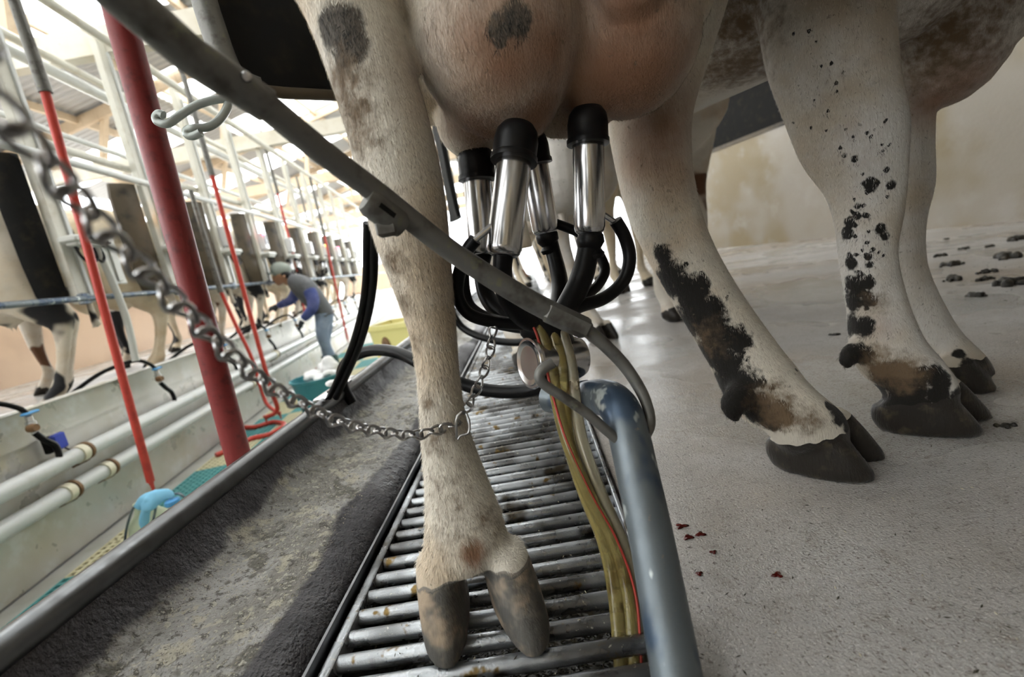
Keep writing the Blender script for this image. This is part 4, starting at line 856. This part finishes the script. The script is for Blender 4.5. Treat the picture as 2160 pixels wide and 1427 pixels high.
for rows, hand in (([(652,612,6.029,15,1.),(660,630,6.003,14,1.),(659,650,5.986,12,1.),(648,664,5.968,10,1.),(640,672,5.968,8,1.)],((638,677,5.968,6,.7),(635,683,5.968,6,.6),(634,690,5.968,4,.5))),
                   ([(628,604,6.308,13,1.),(622,622,6.334,12,1.),(612,634,6.351,10,1.),(598,640,6.368,8,1.),(588,645,6.377,7,1.)],((585,646,6.377,6,.7),(578,649,6.386,6,.6),(571,651,6.394,4,.5)))):
    Ba = Body(); Ba.pix(rows,3); link('sleeve', Ba.skin('sleeve','sleeve',.012,2), wk)
    Bh = Body(); Bh.pix(list(hand),3)
    for f in range(4):
        a = hand[-1]; Bh.pix([(hand[1][0],hand[1][1]+f*2-3,hand[1][2],2.2,1.),(a[0]-1,a[1]+f*2.2-3,a[2],2.0,1.),(a[0]-4+f*.5,a[1]+f*2.4+1,a[2],1.6,1.)],2)
    Bh.pix([(hand[0][0],hand[0][1]+4,hand[0][2],2.2,1.),(hand[1][0]+2,hand[1][1]+8,hand[1][2],2.,1.)],2)
    link('glove', Bh.skin('glove','glove',.007,2), wk)
Bj = Body(); Bj.pix([(682,655,6.160,20,1.3),(684,668,6.160,20,1.3),(680,690,6.090,15,1.1),(681,712,6.073,13,1.1),(690,735,6.090,11,1.1),(699,752,6.107,10,1.1)],3); Bj.pix([(686,664,6.264,18,1.2),(688,690,6.281,14,1.1),(686,715,6.281,12,1.1),(688,740,6.308,10,1.1),(690,752,6.308,10,1.1)],3)
link('jeans', Bj.skin('jeans','jeans',.014,3), wk)
for x, Y in ((700,6.107),(688,6.308)):
    Bb = Body(); q = P(x,748,Y); q2 = Vector((q.x,q.y,-.66)); Bb.loft([(*q,.075,.075,1,0,0),(q.x,q.y,-.55,.07,.07,1,0,0),(q2.x-.03,q2.y,-.66,.07,.08,1,0,0),(q2.x-.06,q2.y,-.69,.06,.07,1,0,0)]); Bb.blob((q2.x-.12,q2.y,-.675),(.13,.05,.04)); link('boot', Bb.skin('boot','boot',.012,3), wk)
b = MB(); cc = P(592,569,6.177); b.ball(cc+Vector((0,0,.0)),(.135,.11,.105),18,Matrix.Rotation(.25,3,'Y')); b.build('cap','cap',wk)
b = MB(); b.ball(P(578,577,6.177),(.10,.085,.012),14,Matrix.Rotation(.35,3,'Y')@Matrix.Rotation(0,3,'X')); b.build('cap_brim','cap',wk)
b = MB(); b.ball(P(603,577,6.177),(.07,.1,.07),14); b.build('hair','hair',wk)

# ================================================================== clusters under other cows
def cluster_at(p, rz, lab):
    c = copy_tree(CL); c.location = p; c.rotation_euler = (0,0,rz); c['label'] = lab; c['group'] = 'milking clusters'; return c
CL['group'] = 'milking clusters'
for T, lab in ((TB,'milking cluster under the second cow of the near row'),):
    cluster_at(T@Vector((.16,0,.37)), .3, lab)
for k in range(7):
    y = 3.05+1.03*k; p = far(-.42,y,0); hd = PI+.62+FANG; h = Vector((math.cos(hd),math.sin(hd),0))
    cluster_at(p+h*.10+Vector((0,0,.36)), .5+k, f'milking cluster under the {ORD[k]} cow of the far row')

# ================================================================== MANURE AND SPOTS ON THE FLOOR
def clump(p, r, seed, m, h=1.3, squash=1.):
    random.seed(seed); b = MB()
    for _ in range(20):
        a = random.uniform(0,2*PI); d = r*random.uniform(0,.95); q = r*random.uniform(.10,.34)
        b.ball((p.x+d*math.cos(a)*1.3, p.y+d*math.sin(a)*squash, p.z+q*h*.35), (q*1.2,q,q*h), 10)
    Bq = Body(); Bq.mb = b; return Bq.skin('manure_clump', m, max(r*.09,.0025), 1)
cl = [((2010,560),.045),((2075,590),.03),((2120,545),.06),((2150,505),.05),((1985,540),.03),((2035,525),.025),((2090,520),.025),((1940,490),.03),((2060,625),.03),((1995,505),.02),((2130,600),.05),((1760,706),.012),((2120,898),.012),((2010,590),.04),((2080,575),.03)]
labs = ['wide manure clump between the upright leg and the picture edge','small manure clump just below the wide one near the wall','largest manure clump at the picture edge by the wall','manure clump highest at the picture edge by the wall','small manure clump just above the wide one near the wall','tiny manure clump second in the row along the wall','tiny manure clump third in the row along the wall','manure clump nearest the white foreleg at the wall','small manure clump lowest of the scatter by the wall','smallest manure clump highest in the scatter by the wall','long manure clump low at the picture edge','tiny dark manure clump behind the dewclaw of the mud-spattered leg','small dark manure scrap beside the wet hoof','manure clump just left of the small low one by the wall','manure clump between the wide one and the largest one by the wall']
for i, (q, r) in enumerate(cl):
    tag(link('manure_clump', clump(G(*q), r, 40+i, 'mud')), labs[i], 'manure', 'manure clumps on the concrete')
def on_floor():
    while True:
        x = random.uniform(1420,2150); y = random.uniform(500,1420); 
        if y > 560-(x-1400)*.12: return G(x,y)+Vector((0,0,.0005))
def on_far_floor(): return G(random.uniform(1880,2160), random.uniform(490,640))+Vector((0,0,.001))
random.seed(21)
flakes('dung_flakes', 170, on_floor, 'fleck', floor, .001, .0045); flakes('dung_flakes', 160, on_far_floor, 'fleck', floor, .002, .007)
flakes('straw_bits', 120, on_floor, 'straw', floor, .001, .003)
# dark red drops beside the bent pipe
def drop(p, r, seed):
    random.seed(seed); pts = []; n = 16
    for j in range(n):
        a = 2*PI*j/n; q = r*(1+.35*math.sin(3*a+seed)+.2*random.uniform(-1,1)); pts.append((p.x+q*1.3*math.cos(a), p.y+q*math.sin(a)))
    b = MB(); b.rings([[(x,y,.0006) for x,y in pts],[(p.x+(x-p.x)*.8,p.y+(y-p.y)*.8,.0022) for x,y in pts],[(p.x+(x-p.x)*.3,p.y+(y-p.y)*.3,.0028) for x,y in pts]]); return b.mesh('blood_drop','blood')
for i, (q, r, lab) in enumerate((((1437,1110),.006,'largest dark red drop on the concrete beside the galvanised pipe'),((1452,1133),.0055,'dark red drop just below the largest one'),((1478,1127),.005,'ragged dark red drop right of the other two'),((1640,1213),.0045,'lone small red-brown drop on open concrete'),((1505,1165),.0032,'faint small red drop near the ragged one'),((1475,1210),.0035,'small red drop lower beside the galvanised pipe'))):
    tag(link('blood_drop', drop(G(*q), r, i+2)), lab, 'drop', 'red drops on the concrete')
